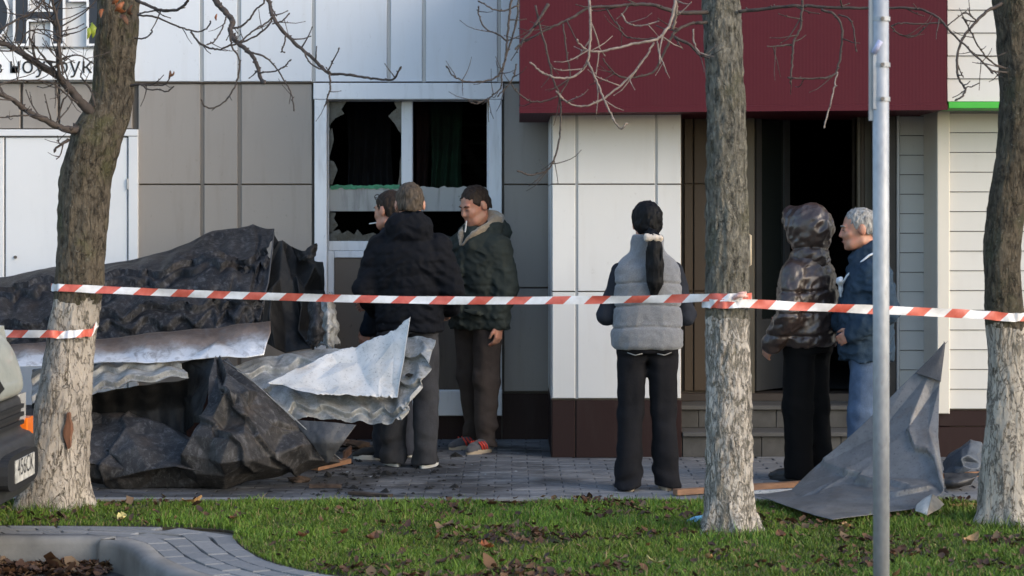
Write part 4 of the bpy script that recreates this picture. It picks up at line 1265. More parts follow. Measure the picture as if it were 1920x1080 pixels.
# ------------------------------------------------------------ burnt roofing sheets
def metal_mat(name, stops, rough, metal, streak=None, bump=0.35, ash=None, rust=None):
    m = NT(name)
    co = m.co((1, 1, 1))
    f = m.noise(5.0, co, 8, 0.68, 0.4)
    base = m.ramp(f, stops)
    if ash:
        a = m.ramp(m.noise(30, m.co((1, 1, 0.6)), 9, 0.80, 0.5), [(0.50, 0.0), (0.66, ash[3])])
        base = m.mix(a, base, ash[:3])
    if rust:
        r_ = m.ramp(m.noise(3.4, m.co((1, 1, 1.6)), 6, 0.7), [(0.54, 0.0), (0.72, rust[3])])
        base = m.mix(r_, base, rust[:3])
    if streak:
        s_ = m.ramp(m.noise(11, m.co((1, 1, 0.18)), 5, 0.6), [(0.52, 0.0), (0.68, streak[3])])
        base = m.mix(s_, base, streak[:3])
    sp = m.ramp(m.noise(60, co, 5, 0.8), [(0.56, 0.0), (0.68, 0.6)])
    base = m.mix(sp, base, (0.012, 0.011, 0.011))
    m.set(Base_Color=base, Roughness=m.math('ADD', m.math('MULTIPLY', m.noise(9, co, 4), 0.35), rough - 0.17), Metallic=metal)
    m.bsdf.inputs['Specular IOR Level'].default_value = 0.3
    h = m.math('ADD', m.noise(45, co, 6, 0.7), m.math('MULTIPLY', m.noise(9, co, 3), 0.8))
    m.bump(h, bump, 0.010)
    return m.mat

M_BURNT = metal_mat('charred_sheet', [(0.30, (0.005, 0.005, 0.006)), (0.55, (0.015, 0.015, 0.017)), (0.78, (0.035, 0.035, 0.038))], 0.58, 0.1, None, 0.5, (0.10, 0.10, 0.108, 0.8), (0.030, 0.021, 0.016, 0.6))
M_BURNT2 = metal_mat('scorched_sheet', [(0.30, (0.015, 0.0145, 0.0145)), (0.55, (0.040, 0.038, 0.038)), (0.75, (0.072, 0.067, 0.063))], 0.58, 0.15, None, 0.4, (0.18, 0.175, 0.175, 0.55), (0.060, 0.045, 0.034, 0.7))
M_SOOTSHADE = metal_mat('soot_and_hollow_shade', [(0.30, (0.006, 0.006, 0.006)), (0.70, (0.022, 0.021, 0.020))], 0.62, 0.1, (0.040, 0.036, 0.032, 0.6), 0.3)  # sooty metal; its black also paints the shade inside the heap's hollows
M_GREYT = metal_mat('bleached_tile_sheet', [(0.30, (0.16, 0.16, 0.15)), (0.50, (0.30, 0.30, 0.285)), (0.72, (0.44, 0.435, 0.42))], 0.55, 0.25, (0.09, 0.08, 0.07, 0.5), 0.3, (0.52, 0.52, 0.53, 0.6), (0.14, 0.11, 0.085, 0.6))
M_PALE = metal_mat('whitened_sheet', [(0.25, (0.46, 0.45, 0.42)), (0.5, (0.60, 0.59, 0.57)), (0.75, (0.70, 0.70, 0.69))], 0.55, 0.15, None, 0.2, None, (0.42, 0.33, 0.24, 0.65))
M_GREYS = metal_mat('grey_painted_sheet', [(0.30, (0.125, 0.123, 0.120)), (0.55, (0.185, 0.183, 0.180)), (0.75, (0.240, 0.238, 0.236))], 0.48, 0.35, (0.23, 0.23, 0.235, 0.4), 0.3, None, (0.16, 0.125, 0.10, 0.65))
M_GREYD = metal_mat('dark_grey_sheet', [(0.30, (0.058, 0.058, 0.060)), (0.7, (0.105, 0.105, 0.108))], 0.5, 0.3, None, 0.3)
M_BLUES = metal_mat('blue_grey_sheet', [(0.30, (0.060, 0.072, 0.090)), (0.7, (0.13, 0.15, 0.18))], 0.5, 0.3, None, 0.4)
M_CREAM = mat('cream_fold', (0.50, 0.47, 0.42), 0.6, 0, 0.2, 20)
M_TAN = mat('tan_fold', (0.30, 0.235, 0.165), 0.7, 0, 0.3, 20)
M_WOODP = mat('raw_plank', (0.25, 0.130, 0.070), 0.75, 0, 0.35, 14, 0.4, 90, stretch=(0.15, 1, 1))
M_WOODC = mat('charred_wood', (0.055, 0.035, 0.024), 0.85, 0, 0.6, 14, 0.6, 60)
m = NT('rusty_bright_sheet')
tcn = m.n('UVMap'); sxx = m.n('SeparateXYZ'); m.l(tcn.outputs[0], sxx.inputs[0])
wob = m.math('ADD', sxx.outputs['Y'], m.math('MULTIPLY', m.math('SUBTRACT', m.noise(7, m.co((1, 1, 1)), 6, .7), 0.5), 0.65))
base = m.ramp(wob, [(0.10, (0.085, 0.058, 0.042)), (0.38, (0.20, 0.15, 0.12)), (0.52, (0.30, 0.28, 0.27)), (0.66, (0.50, 0.51, 0.53)), (0.92, (0.66, 0.67, 0.69))])
base = m.mix(m.ramp(m.noise(16, m.co((1, 1, 1)), 6, .7, .6), [(0.5, 0.0), (0.68, .65)]), base, (0.11, 0.095, 0.088))
m.set(Base_Color=base, Roughness=0.45, Metallic=0.35)
m.bump(m.noise(16, m.co(), 6, .65), 0.4, 0.015)
M_RUSTB = m.mat


def interp_axis(a, n, sharp):
    """a: (k, ..., 3) control rows -> (n, ..., 3)"""
    k = a.shape[0]
    t = np.linspace(0, k - 1, n)
    i = np.minimum(t.astype(int), k - 2); f = (t - i)
    f = f.reshape((-1,) + (1,) * (a.ndim - 1))
    lin = a[i] * (1 - f) + a[i + 1] * f
    if k == 2: return lin
    p0 = a[np.maximum(i - 1, 0)]; p1 = a[i]; p2 = a[i + 1]; p3 = a[np.minimum(i + 2, k - 1)]
    cr = 0.5 * (2 * p1 + (p2 - p0) * f + (2 * p0 - 5 * p1 + 4 * p2 - p3) * f ** 2 + (3 * p1 - p0 - 3 * p2 + p3) * f ** 3)
    return lin * sharp + cr * (1 - sharp)


def sheet(name, rows, mt, parent, nu=60, nv=50, waves=0, amp=0.0, steps=0, drop=0.0, crump=0.012, cs=6.0, sharp=(0.3, 0.3), thick=0.0025, seed=0, ragged=0.0, swap=False, dents=0, facet=0.0, ff=2.2, creases=(), fg=None, fj=0.03):
    """a bent sheet through control points (photo column, row, distance): rows run down, points run across"""
    ctl = np.array([[tuple(P(a, b, d)) for a, b, d in r] for r in rows])
    g = interp_axis(ctl, nv, sharp[1])
    g = interp_axis(g.transpose(1, 0, 2), nu, sharp[0]).transpose(1, 0, 2)
    U, V = np.meshgrid(np.linspace(0, 1, nu), np.linspace(0, 1, nv))
    if fg:                                                  # crumple: flat triangular facets between jittered points
        ca, cb = fg
        cg = interp_axis(ctl, cb, sharp[1]); cg = interp_axis(cg.transpose(1, 0, 2), ca, sharp[0]).transpose(1, 0, 2)
        RR = np.random.default_rng(seed + 100)
        tu = np.gradient(cg, axis=1); tv = np.gradient(cg, axis=0)
        nn = np.cross(tu, tv); nn /= np.linalg.norm(nn, axis=2, keepdims=True) + 1e-9
        inner = np.ones((cb, ca, 1)); inner[0] = inner[-1] = .35; inner[:, 0] = inner[:, -1] = .35
        cg = cg + inner * (nn * RR.normal(0, fj, (cb, ca, 1)) + tu * RR.uniform(-.3, .3, (cb, ca, 1)) + tv * RR.uniform(-.3, .3, (cb, ca, 1)))
        fu = U * (ca - 1); fv = V * (cb - 1)
        iu = np.minimum(fu.astype(int), ca - 2); iv = np.minimum(fv.astype(int), cb - 2)
        fu = (fu - iu)[..., None]; fv = (fv - iv)[..., None]
        diag = RR.random((cb - 1, ca - 1)) < .5
        A_, B_, C_, D_ = cg[iv, iu], cg[iv, iu + 1], cg[iv + 1, iu + 1], cg[iv + 1, iu]
        g1 = np.where(fu > fv, A_ + (B_ - A_) * fu + (C_ - B_) * fv, A_ + (D_ - A_) * fv + (C_ - D_) * fu)
        g2 = np.where(fu + fv < 1, A_ + (B_ - A_) * fu + (D_ - A_) * fv, C_ + (D_ - C_) * (1 - fu) + (B_ - C_) * (1 - fv))
        g = np.where(diag[iv, iu][..., None], g1, g2)
    du = np.gradient(g, axis=1); dv = np.gradient(g, axis=0)
    nrm = np.cross(du, dv); nrm /= np.linalg.norm(nrm, axis=2, keepdims=True) + 1e-9
    flip = np.sign(-nrm[..., 1].mean()) or 1.0
    nrm = nrm * flip                                        # towards the street
    off = np.zeros_like(U)
    W_, S_ = (V, U) if swap else (U, V)
    if waves:
        ws_ = np.sin(2 * np.pi * waves * W_ + seed)
        off += amp * ws_ * np.clip(S_ / 0.12 + .25, 0, 1)
        if steps:
            fr = np.mod(steps * S_ + 0.09 * ws_ + 0.05 * noise3(W_ * 5, S_ * 5, W_ * 0 + seed), 1.0)
            off += drop * np.where(fr < 0.95, fr / 0.95, (1 - fr) / 0.05) * np.clip(S_ / 0.15, 0, 1)
    x, y, z = g[..., 0], g[..., 1], g[..., 2]
    s = seed * 3.7
    rn = noise3(x * cs + s, y * cs, z * cs)
    off += crump * (1.2 * (0.5 - np.abs(rn)) + 0.7 * noise3(x * cs * 2.4, y * cs * 2.4 + s, z * cs * 2.4) + 0.3 * noise3(x * cs * 6, y * cs * 6, z * cs * 6 + s))
    R = random.Random(seed)
    if facet:
        fo = np.zeros_like(U)
        for k_ in range(4):
            th = R.uniform(0, math.pi); fq = ff * R.uniform(.6, 1.6); ph = R.random()
            t_ = (U * math.cos(th) + V * math.sin(th)) * fq + ph + 0.10 * noise3(U * 3 + k_, V * 3, U * 0 + s)
            tri = np.abs(np.mod(t_, 1.0) - 0.5) * 2
            fo += (tri - .5) * (0.5 + 0.9 * np.abs(noise3(U * 2.3 + k_ * 5, V * 2.3, U * 0 + s))) / (0.6 + .5 * fq)
        off += facet * fo
    for cr_ in creases:
        pts_, hh_, w_ = cr_
        best = np.full_like(U, 9.0); sgn = np.zeros_like(U)
        for (ax_, ay_), (bx_, by_) in zip(pts_[:-1], pts_[1:]):
            vx, vy = bx_ - ax_, by_ - ay_
            t_ = np.clip(((U - ax_) * vx + (V - ay_) * vy) / (vx * vx + vy * vy), 0, 1)
            dd = np.hypot(U - ax_ - t_ * vx, V - ay_ - t_ * vy)
            sd = np.sign((U - ax_) * vy - (V - ay_) * vx)
            sgn = np.where(dd < best, sd, sgn); best = np.minimum(best, dd)
        off += hh_ * np.exp(-best / w_) * np.where(sgn > 0, 1.0, np.exp(-best / (w_ * .25)) * 2 - 1)
    for _ in range(dents):
        a, b, r, h = R.random(), R.random(), R.uniform(.05, .16), R.uniform(-1, 1) * crump * 1.5
        off += h * np.exp(-(((U - a) / r) ** 2 + ((V - b) / r) ** 2))
    g = g + nrm * off[..., None]
    if ragged:
        e = ragged * (noise3(U * 23 + s, V * 23, U * 0) + 0.6 * noise3(U * 60 + s, V * 60, U * 0))
        wv = np.clip(1 - (1 - V) / 0.06, 0, 1) + 0
        g[..., 2] += e * np.maximum(wv, np.clip(1 - V / 0.06, 0, 1))
    back = g - nrm * thick
    n = nu * nv
    v = np.concatenate([g.reshape(-1, 3), back.reshape(-1, 3)], 0)
    i, k = np.meshgrid(np.arange(nv - 1), np.arange(nu - 1), indexing='ij')
    q = np.stack([i * nu + k, i * nu + k + 1, (i + 1) * nu + k + 1, (i + 1) * nu + k], -1).reshape(-1, 4)
    if flip < 0: q = q[:, ::-1]
    ring_ = np.concatenate([np.arange(nu), np.arange(1, nv) * nu + nu - 1, (nv - 1) * nu + np.arange(nu - 2, -1, -1), np.arange(nv - 2, 0, -1) * nu])
    r2 = np.roll(ring_, -1)
    rim = np.stack([ring_, ring_ + n, r2 + n, r2], -1)
    if flip < 0: rim = rim[:, ::-1]
    f = np.concatenate([q, q[:, ::-1] + n, rim], 0)
    uvv = np.stack([U.ravel(), V.ravel()], 1); uvv = np.concatenate([uvv, uvv], 0)
    if parent is not None: v = v - np.array(wloc(parent))[None]
    o = np_mesh(name, v, f, mt, parent)
    ul = o.data.uv_layers.new(name='UVMap')
    li = np.zeros(len(o.data.loops), dtype=np.int32); o.data.loops.foreach_get('vertex_index', li)
    ul.data.foreach_set('uv', uvv[li].astype(np.float32).ravel())
    return o

RG = 'burnt roofing sheets heaped on the sidewalk'
# the tall black mound
mound = thing('roofing_sheet', (PX(300, 13.6), 13.6, 0), 'tall black charred tile roofing sheet arched against the shop wall', 'roofing sheet', RG)
sheet('sheet_face', [
    [(-120, 560, 14.3), (-40, 532, 14.3), (30, 512, 14.3), (110, 499, 14.3), (200, 494, 14.3), (290, 473, 14.3), (370, 449, 14.3), (440, 428, 14.3), (488, 424, 14.3), (514, 433, 14.25)],
    [(-120, 590, 13.9), (-40, 566, 13.9), (30, 552, 13.85), (110, 540, 13.8), (200, 520, 13.8), (290, 512, 13.8), (370, 500, 13.8), (440, 480, 13.85), (488, 470, 13.9), (509, 476, 13.9)],
    [(-120, 610, 13.6), (-40, 590, 13.55), (30, 582, 13.55), (110, 580, 13.5), (200, 565, 13.5), (290, 560, 13.5), (370, 555, 13.5), (430, 545, 13.55), (480, 540, 13.6), (500, 540, 13.65)],
    [(-120, 660, 13.35), (-40, 650, 13.3), (30, 650, 13.3), (110, 645, 13.3), (200, 640, 13.28), (290, 636, 13.28), (370, 632, 13.3), (430, 628, 13.3), (470, 625, 13.35), (488, 622, 13.4)]],
    M_BURNT, mound, 190, 110, 13, 0.004, 2.2, 0.045, 0.003, 5.0, (0.5, 0.45), seed=1, dents=5, facet=0.03, ff=2.5, fg=(15, 6), fj=0.030, creases=(([(i / 40, 0.36 + .018 * math.sin(i * 1.9 + 0.0)) for i in range(41)], .035, .020), ([(i / 40, 0.80 + .018 * math.sin(i * 1.9 + 1.0)) for i in range(41)], .040, .020)))
sheet('folded_end', [
    [(512, 432, 14.24), (530, 446, 14.15), (548, 464, 14.2), (566, 480, 14.1), (590, 486, 14.2), (606, 492, 14.4)],
    [(505, 500, 13.95), (528, 505, 13.75), (550, 520, 13.9), (568, 524, 13.75), (588, 530, 13.9), (606, 535, 14.3)],
    [(492, 570, 13.7), (520, 580, 13.5), (548, 590, 13.7), (566, 590, 13.55), (590, 590, 13.8), (610, 590, 14.2)],
    [(500, 640, 13.5), (520, 656, 13.35), (545, 662, 13.5), (565, 660, 13.4), (585, 655, 13.6), (606, 648, 14.0)]],
    M_SOOTSHADE, mound, 70, 70, 0, 0, 0, 0, 0.004, 6.0, (0.8, 0.5), seed=2, fg=(7, 6), fj=0.045)
sheet('torn_edge', [[(548, 462, 14.1), (566, 470, 14.0), (580, 462, 14.0), (594, 456, 14.1)], [(560, 490, 14.0), (570, 488, 13.95), (585, 484, 13.95), (592, 480, 14.0)]], M_SOOTSHADE, mound, 24, 14, crump=0.015, cs=14, seed=3)
MB().tube([P(514, 436, 14.18), P(510, 470, 13.85), P(503, 530, 13.6), P(494, 560, 13.52), P(487, 600, 13.42)], [.004, .005, .005, .004, .003], 6).build('bent_rim', M_GREYD, mound, smooth=True)

strip = thing('roofing_sheet', (PX(270, 13.1), 13.1, 0), 'long rusty and bright silver metal strip below the black mound', 'roofing sheet', RG)
sheet('sheet_face', [
    [(-60, 655, 13.05), (40, 644, 13.05), (180, 634, 13.05), (320, 622, 13.05), (420, 612, 13.05), (504, 603, 13.05)],
    [(-60, 672, 12.95), (40, 664, 12.95), (180, 656, 12.95), (320, 648, 12.92), (420, 640, 12.92), (505, 630, 12.95)],
    [(-60, 695, 12.85), (40, 690, 12.82), (180, 682, 12.82), (320, 674, 12.82), (420, 670, 12.82), (492, 668, 12.86)]],
    M_RUSTB, strip, 120, 30, crump=0.004, cs=7, seed=4, thick=0.003, sharp=(0.7, 0.6), fg=(14, 4), fj=0.014)

tl4 = thing('roofing_sheet', (PX(250, 12.8), 12.8, 0), 'pale wavy tile roofing sheet right of the leaning tree, dark hollow under it', 'roofing sheet', RG)
sheet('sheet_face', [
    [(60, 694, 13.05), (160, 684, 13.05), (240, 678, 13.05), (330, 677, 13.02)],
    [(60, 722, 12.85), (160, 708, 12.85), (240, 696, 12.85), (342, 690, 12.85)],
    [(60, 756, 12.66), (160, 742, 12.66), (240, 722, 12.68), (354, 708, 12.72)]],
    M_GREYT, tl4, 150, 90, 5, 0.009, 2.2, 0.038, 0.002, 6, (0.2, 0.2), seed=5, ragged=0.006)
sheet('hollow_shade', [  # added dark sheet, its colour stands for the shade in the hollow
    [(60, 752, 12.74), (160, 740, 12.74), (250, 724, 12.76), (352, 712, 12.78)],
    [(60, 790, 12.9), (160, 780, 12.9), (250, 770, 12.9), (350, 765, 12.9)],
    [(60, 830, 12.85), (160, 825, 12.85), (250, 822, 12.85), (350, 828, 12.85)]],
    M_SOOTSHADE, tl4, 70, 30, 7, 0.010, crump=0.008, seed=6)

low = thing('roofing_sheet', (PX(250, 12.5), 12.5, 0), 'low dark scorched roofing sheet lying by the leaning tree', 'roofing sheet', RG)
sheet('sheet_face', [
    [(40, 760, 12.85), (110, 764, 12.85), (175, 768, 12.85), (240, 776, 12.82), (290, 788, 12.8), (370, 822, 12.66)],
    [(40, 800, 12.62), (110, 802, 12.6), (175, 806, 12.6), (235, 812, 12.55), (290, 822, 12.52), (385, 850, 12.38)],
    [(40, 868, 12.36), (110, 868, 12.36), (175, 868, 12.34), (232, 880, 12.28), (290, 880, 12.26), (395, 885, 12.24)],
    [(40, 898, 12.45), (110, 902, 12.45), (175, 905, 12.46), (240, 912, 12.42), (290, 913, 12.42), (400, 912, 12.42)]],
    M_BURNT2, low, 110, 80, 0, 0, 0, 0, 0.003, 6, (0.7, 0.85), seed=7, fg=(8, 7), fj=0.030, creases=(([(.60, .0), (.58, .3), (.45, .66), (.5, 1)], .02, .03),))

fold = thing('roofing_sheet', (PX(450, 12.4), 12.4, 0), 'big dark folded roofing sheet with a peak in front of the pale tiles', 'roofing sheet', RG)
sheet('sheet_face', [
    [(402, 667, 12.80), (407, 668, 12.79), (413, 671, 12.79), (420, 676, 12.80)],
    [(386, 740, 12.5), (420, 735, 12.42), (455, 728, 12.5), (492, 735, 12.62)],
    [(364, 800, 12.28), (420, 806, 12.2), (490, 800, 12.3), (556, 790, 12.55)],
    [(338, 858, 12.24), (420, 868, 12.12), (510, 858, 12.3), (606, 834, 12.55)],
    [(334, 906, 12.42), (420, 912, 12.40), (520, 896, 12.55), (642, 864, 12.62)]],
    M_BURNT2, fold, 110, 110, 0, 0, 0, 0, 0.003, 5, (0.75, 0.7), seed=8, fg=(7, 8), fj=0.040, creases=(([(.0, .42), (.25, .5), (.42, .62), (.5, .85)], .03, .03), ([(.3, .2), (.62, .52), (.75, 1)], .03, .04), ([(.55, .3), (.9, .55)], -.02, .03)))
sheet('sheet_back', [  # dark underside; the black also stands for shade in the gap beside it
    [(330, 684, 12.92), (366, 672, 12.88), (404, 668, 12.84)],
    [(350, 710, 12.9), (375, 715, 12.8), (396, 720, 12.66)],
    [(344, 806, 12.86), (358, 800, 12.7), (374, 790, 12.5)]],
    M_SOOTSHADE, fold, 40, 50, crump=0.012, seed=9, sharp=(0.6, 0.3), fg=(4, 5), fj=.02)
MB().tube([P(420, 676, 12.78), P(460, 702, 12.66), P(515, 752, 12.56), P(560, 792, 12.52), P(606, 835, 12.5), P(640, 862, 12.56)], [.002, .003, .0035, .0035, .0035, .002], 5).build('bright_rim', M_GREYT, fold, smooth=True)

gt_ = thing('roofing_sheet', (PX(650, 12.7), 12.7, 0), 'grey bleached wavy tile roofing sheet tilted up in front of the navy jacket person', 'roofing sheet', RG)
sheet('sheet_face', [
    [(432, 688, 12.95), (500, 668, 13.10), (570, 656, 13.15), (640, 654, 13.12), (705, 648, 13.02), (764, 628, 12.92), (820, 638, 12.78)],
    [(452, 714, 12.80), (525, 698, 12.92), (595, 690, 12.95), (665, 690, 12.92), (725, 688, 12.86), (776, 682, 12.76), (808, 690, 12.68)],
    [(488, 742, 12.68), (552, 738, 12.74), (618, 738, 12.76), (680, 746, 12.72), (728, 750, 12.68), (768, 746, 12.60), (788, 735, 12.58)],
    [(545, 788, 12.58), (596, 784, 12.58), (645, 790, 12.56), (690, 798, 12.54), (728, 797, 12.52), (752, 790, 12.50), (760, 778, 12.50)]],
    M_GREYT, gt_, 220, 180, 6, 0.009, 3.4, 0.040, 0.002, 6, (0.3, 0.3), seed=10, ragged=0.004, fg=(9, 7), fj=0.010)
sheet('corner_flap', [[(545, 788, 12.57), (606, 790, 12.5), (668, 796, 12.5)], [(585, 830, 12.48), (612, 830, 12.44), (642, 832, 12.46)], [(610, 866, 12.5), (613, 868, 12.5), (616, 868, 12.5)]], M_GREYD, gt_, 40, 40, crump=0.012, seed=11, sharp=(.6, .3))
for (a, b, r) in ((768, 703, 0.022),):
    hb = MB(); N = 14
    hb.prism([(PX(a, 12.66) + r * math.cos(6.283 * k / N) * rng.uniform(.7, 1.2), PZ(b, 12.66) + .55 * r * math.sin(6.283 * k / N) * rng.uniform(.6, 1.2)) for k in range(N)], 12.64, 12.67)
    hb.build('burn_hole', M_CHAR, gt_, fix=True)

pl = thing('roofing_sheet', (PX(660, 12.65), 12.65, 0), 'whitened triangular metal sheet with rust stains lying on the grey tiles', 'roofing sheet', RG)
sheet('sheet_face', [
    [(506, 719, 12.60), (590, 672, 12.84), (670, 650, 12.90), (722, 628, 12.86), (767, 597, 12.80)],
    [(545, 727, 12.57), (610, 706, 12.70), (680, 694, 12.74), (722, 684, 12.72), (758, 668, 12.68)],
    [(592, 738, 12.50), (640, 741, 12.54), (686, 742, 12.54), (718, 744, 12.54), (744, 745, 12.54)]],
    M_PALE, pl, 110, 60, 4, 0.004, crump=0.003, cs=5, seed=12, ragged=0.006, sharp=(.5, .5), fg=(7, 5), fj=.010)
sc1 = thing('metal_scrap', (PX(615, 13.3), 13.3, 0), 'pale torn upright metal scrap beside the black mound', 'metal scrap', RG)
sheet('sheet_face', [[(606, 560, 13.5), (612, 555, 13.4), (622, 550, 13.5)], [(598, 600, 13.4), (615, 600, 13.25), (630, 605, 13.4)], [(590, 645, 13.4), (614, 650, 13.2), (636, 646, 13.35)]], M_GREYT, sc1, 30, 40, crump=0.02, cs=12, seed=13, ragged=0.02)
sheet('dark_strip', [[(582, 560, 13.3), (590, 556, 13.2), (600, 552, 13.25)], [(580, 610, 13.2), (592, 612, 13.05), (604, 600, 13.15)], [(578, 640, 13.2), (590, 648, 13.1), (602, 640, 13.2)]], M_BURNT, sc1, 24, 30, crump=0.02, cs=12, seed=14, ragged=0.015)

# right-hand standing sheet
RG2 = 'metal scraps in front of the entrance'
st = thing('roofing_sheet', (PX(1640, 11.8), 11.8, 0), 'grey bent roofing sheet standing on its edge behind the steel post', 'roofing sheet', RG2)
sheet('sheet_face', [
    [(1771, 645, 12.00), (1771, 646, 12.00), (1771, 647, 12.00), (1771, 648, 12.00)],
    [(1716, 700, 11.99), (1735, 705, 11.96), (1750, 712, 11.93), (1763, 718, 11.92)],
    [(1640, 773, 11.96), (1685, 775, 11.88), (1725, 780, 11.80), (1753, 785, 11.76)],
    [(1566, 843, 11.94), (1640, 850, 11.78), (1710, 862, 11.62), (1766, 880, 11.52)],
    [(1512, 896, 11.92), (1590, 905, 11.68), (1672, 918, 11.45), (1768, 952, 11.20)],
    [(1474, 924, 11.78), (1530, 936, 11.54), (1590, 945, 11.28), (1715, 955, 11.16)],
    [(1412, 931, 11.66), (1450, 942, 11.42), (1500, 960, 11.05), (1556, 978, 10.78)]],
    M_GREYS, st, 100, 150, 0, 0, 0, 0, 0.002, 4.5, (0.5, 0.5), seed=21, dents=2, fg=(5, 6), fj=0.010,
    creases=(([(.25, .62), (.42, .60), (.55, .70), (.7, .68)], .022, .035), ([(.55, .40), (.62, .47), (.85, .50), (.95, .58)], .022, .035), ([(.5, .66), (.72, .74), (.85, .66)], .02, .03), ([(.0, .55), (.3, .62), (.35, .8)], .012, .03)))
sheet('dark_tip', [[(1771, 641, 11.985), (1772, 642, 11.985), (1773, 643, 11.985)], [(1744, 672, 11.97), (1757, 680, 11.945), (1768, 683, 11.94)], [(1716, 700, 11.96), (1739, 707, 11.925), (1764, 716, 11.89)]], M_GREYD, st, 24, 24, crump=0.001, seed=22)
sheet('cream_corner', [[(1718, 945, 11.24), (1734, 932, 11.20), (1748, 926, 11.20)], [(1716, 958, 11.12), (1728, 962, 11.02), (1738, 966, 10.98)]], M_CREAM, st, 14, 14, crump=0.004, seed=23)
sheet('tan_corner', [[(1748, 926, 11.19), (1758, 934, 11.20), (1770, 946, 11.22)], [(1738, 966, 10.97), (1746, 962, 11.0), (1762, 954, 11.12)]], M_TAN, st, 14, 14, crump=0.004, seed=24)
ub_ = MB()
ub_.add([(PX(1575, 11.95), 11.78, 0.0), (PX(1720, 11.95), 11.72, 0.0), (PX(1720, 11.95), 11.95, 0.0), (PX(1560, 11.95), 11.98, 0.0), (PX(1575, 11.95), 11.78, 0.09), (PX(1720, 11.95), 11.74, 0.10), (PX(1720, 11.95), 11.95, 0.12), (PX(1560, 11.95), 11.98, 0.10)],
        [(0, 3, 2, 1), (4, 5, 6, 7), (0, 1, 5, 4), (1, 2, 6, 5), (2, 3, 7, 6), (3, 0, 4, 7)])
tag(ub_.build('wood_board', M_TAN), 'tan board under the grey standing roofing sheet', 'board')

bs = thing('metal_scrap', (PX(1805, 12.4), 12.4, 0), 'crumpled blue-grey metal scrap between the grey sheet and the bent tree', 'metal scrap', RG2)
sheet('sheet_face', [[(1770, 872, 12.6), (1795, 845, 12.65), (1825, 820, 12.7), (1842, 850, 12.7)], [(1772, 886, 12.5), (1800, 862, 12.4), (1822, 845, 12.45), (1842, 866, 12.5)], [(1774, 895, 12.45), (1802, 888, 12.4), (1824, 880, 12.42), (1844, 882, 12.45)]], M_BLUES, bs, 40, 40, crump=0.004, cs=9, seed=25, sharp=(.6, .6), fg=(6, 5), fj=.022)
sheet('dark_flap', [[(1770, 890, 12.42), (1800, 888, 12.4), (1842, 884, 12.4)], [(1772, 905, 12.3), (1796, 906, 12.25), (1830, 895, 12.3)], [(1774, 915, 12.4), (1800, 914, 12.4), (1820, 910, 12.4)]], M_GREYD, bs, 30, 24, crump=0.012, seed=26)

def plank(a, b, w, h, mt, label, cat, group=None, name='plank'):
    a = Vector(a); b = Vector(b); t = (b - a).normalized(); s_ = Vector((-t.y, t.x, 0)).normalized() * w / 2; u = Vector((0, 0, h))
    R = random.Random(int(abs(a.x) * 1000))
    mb = MB()
    N = 8
    vs = []
    for i in range(N + 1):
        c = a.lerp(b, i / N); j = 1 + R.uniform(-.06, .06)
        vs += [c - s_ * j, c + s_ * j, c + s_ * j + u * j, c - s_ * j + u * j]
    fs = [(0, 1, 2, 3), (4 * N + 3, 4 * N + 2, 4 * N + 1, 4 * N)]
    for i in range(N):
        for k in range(4):
            fs.append((i * 4 + k, (i + 1) * 4 + k, (i + 1) * 4 + (k + 1) % 4, i * 4 + (k + 1) % 4))
    mb.add(vs, fs)
    return tag(mb.build(name, mt, None, fix=True), label, cat, group)
def gp(px, py, z=0.0):
    d = GD(py, z); return (PX(px, d), d, z)
PG = 'loose boards on the sidewalk'
plank(gp(1266, 928, .004), gp(1516, 911, .004), .05, .032, M_WOODP, 'long raw wooden batten lying behind the grey tree', 'board', PG)
plank(gp(1405, 926, .004), gp(1498, 922, .004), .03, .018, M_PALE, 'thin whitish metal strip beside the raw batten', 'metal strip', PG, 'metal_strip')
plank(gp(1762, 897, .05), gp(1838, 893, .05), .03, .028, M_WOODP, 'short pinkish batten in front of the blue-grey scrap', 'board', PG)
plank(gp(656, 926, .004), gp(732, 932, .004), .05, .015, M_WOODC, 'flat brown wood splinter on the sooty sidewalk by the lawn', 'board', PG)
plank(gp(580, 914, .004), gp(640, 914, .004), .05, .02, M_WOODC, 'small charred board on the sidewalk below the grey tiles', 'board', PG)
plank(gp(590, 882, .004), gp(652, 868, .02), .06, .03, M_WOODP, 'scorched orange-brown wood piece under the folded roofing sheet', 'board', PG)
plank(gp(644, 862, .01), gp(658, 850, .05), .06, .05, mat('brick_chunk', (0.20, 0.095, 0.055), 0.85, 0, .4, 20), 'small reddish block leaning by the corner of the tiles', 'block', None, 'rubble_block')
plank(gp(1785, 951, .004), gp(1826, 947, .004), .06, .012, mat('orange_chip', (0.40, 0.17, 0.05), .7), 'orange wood chip on the sidewalk near the bent tree', 'wood chip', None, 'wood_chip')
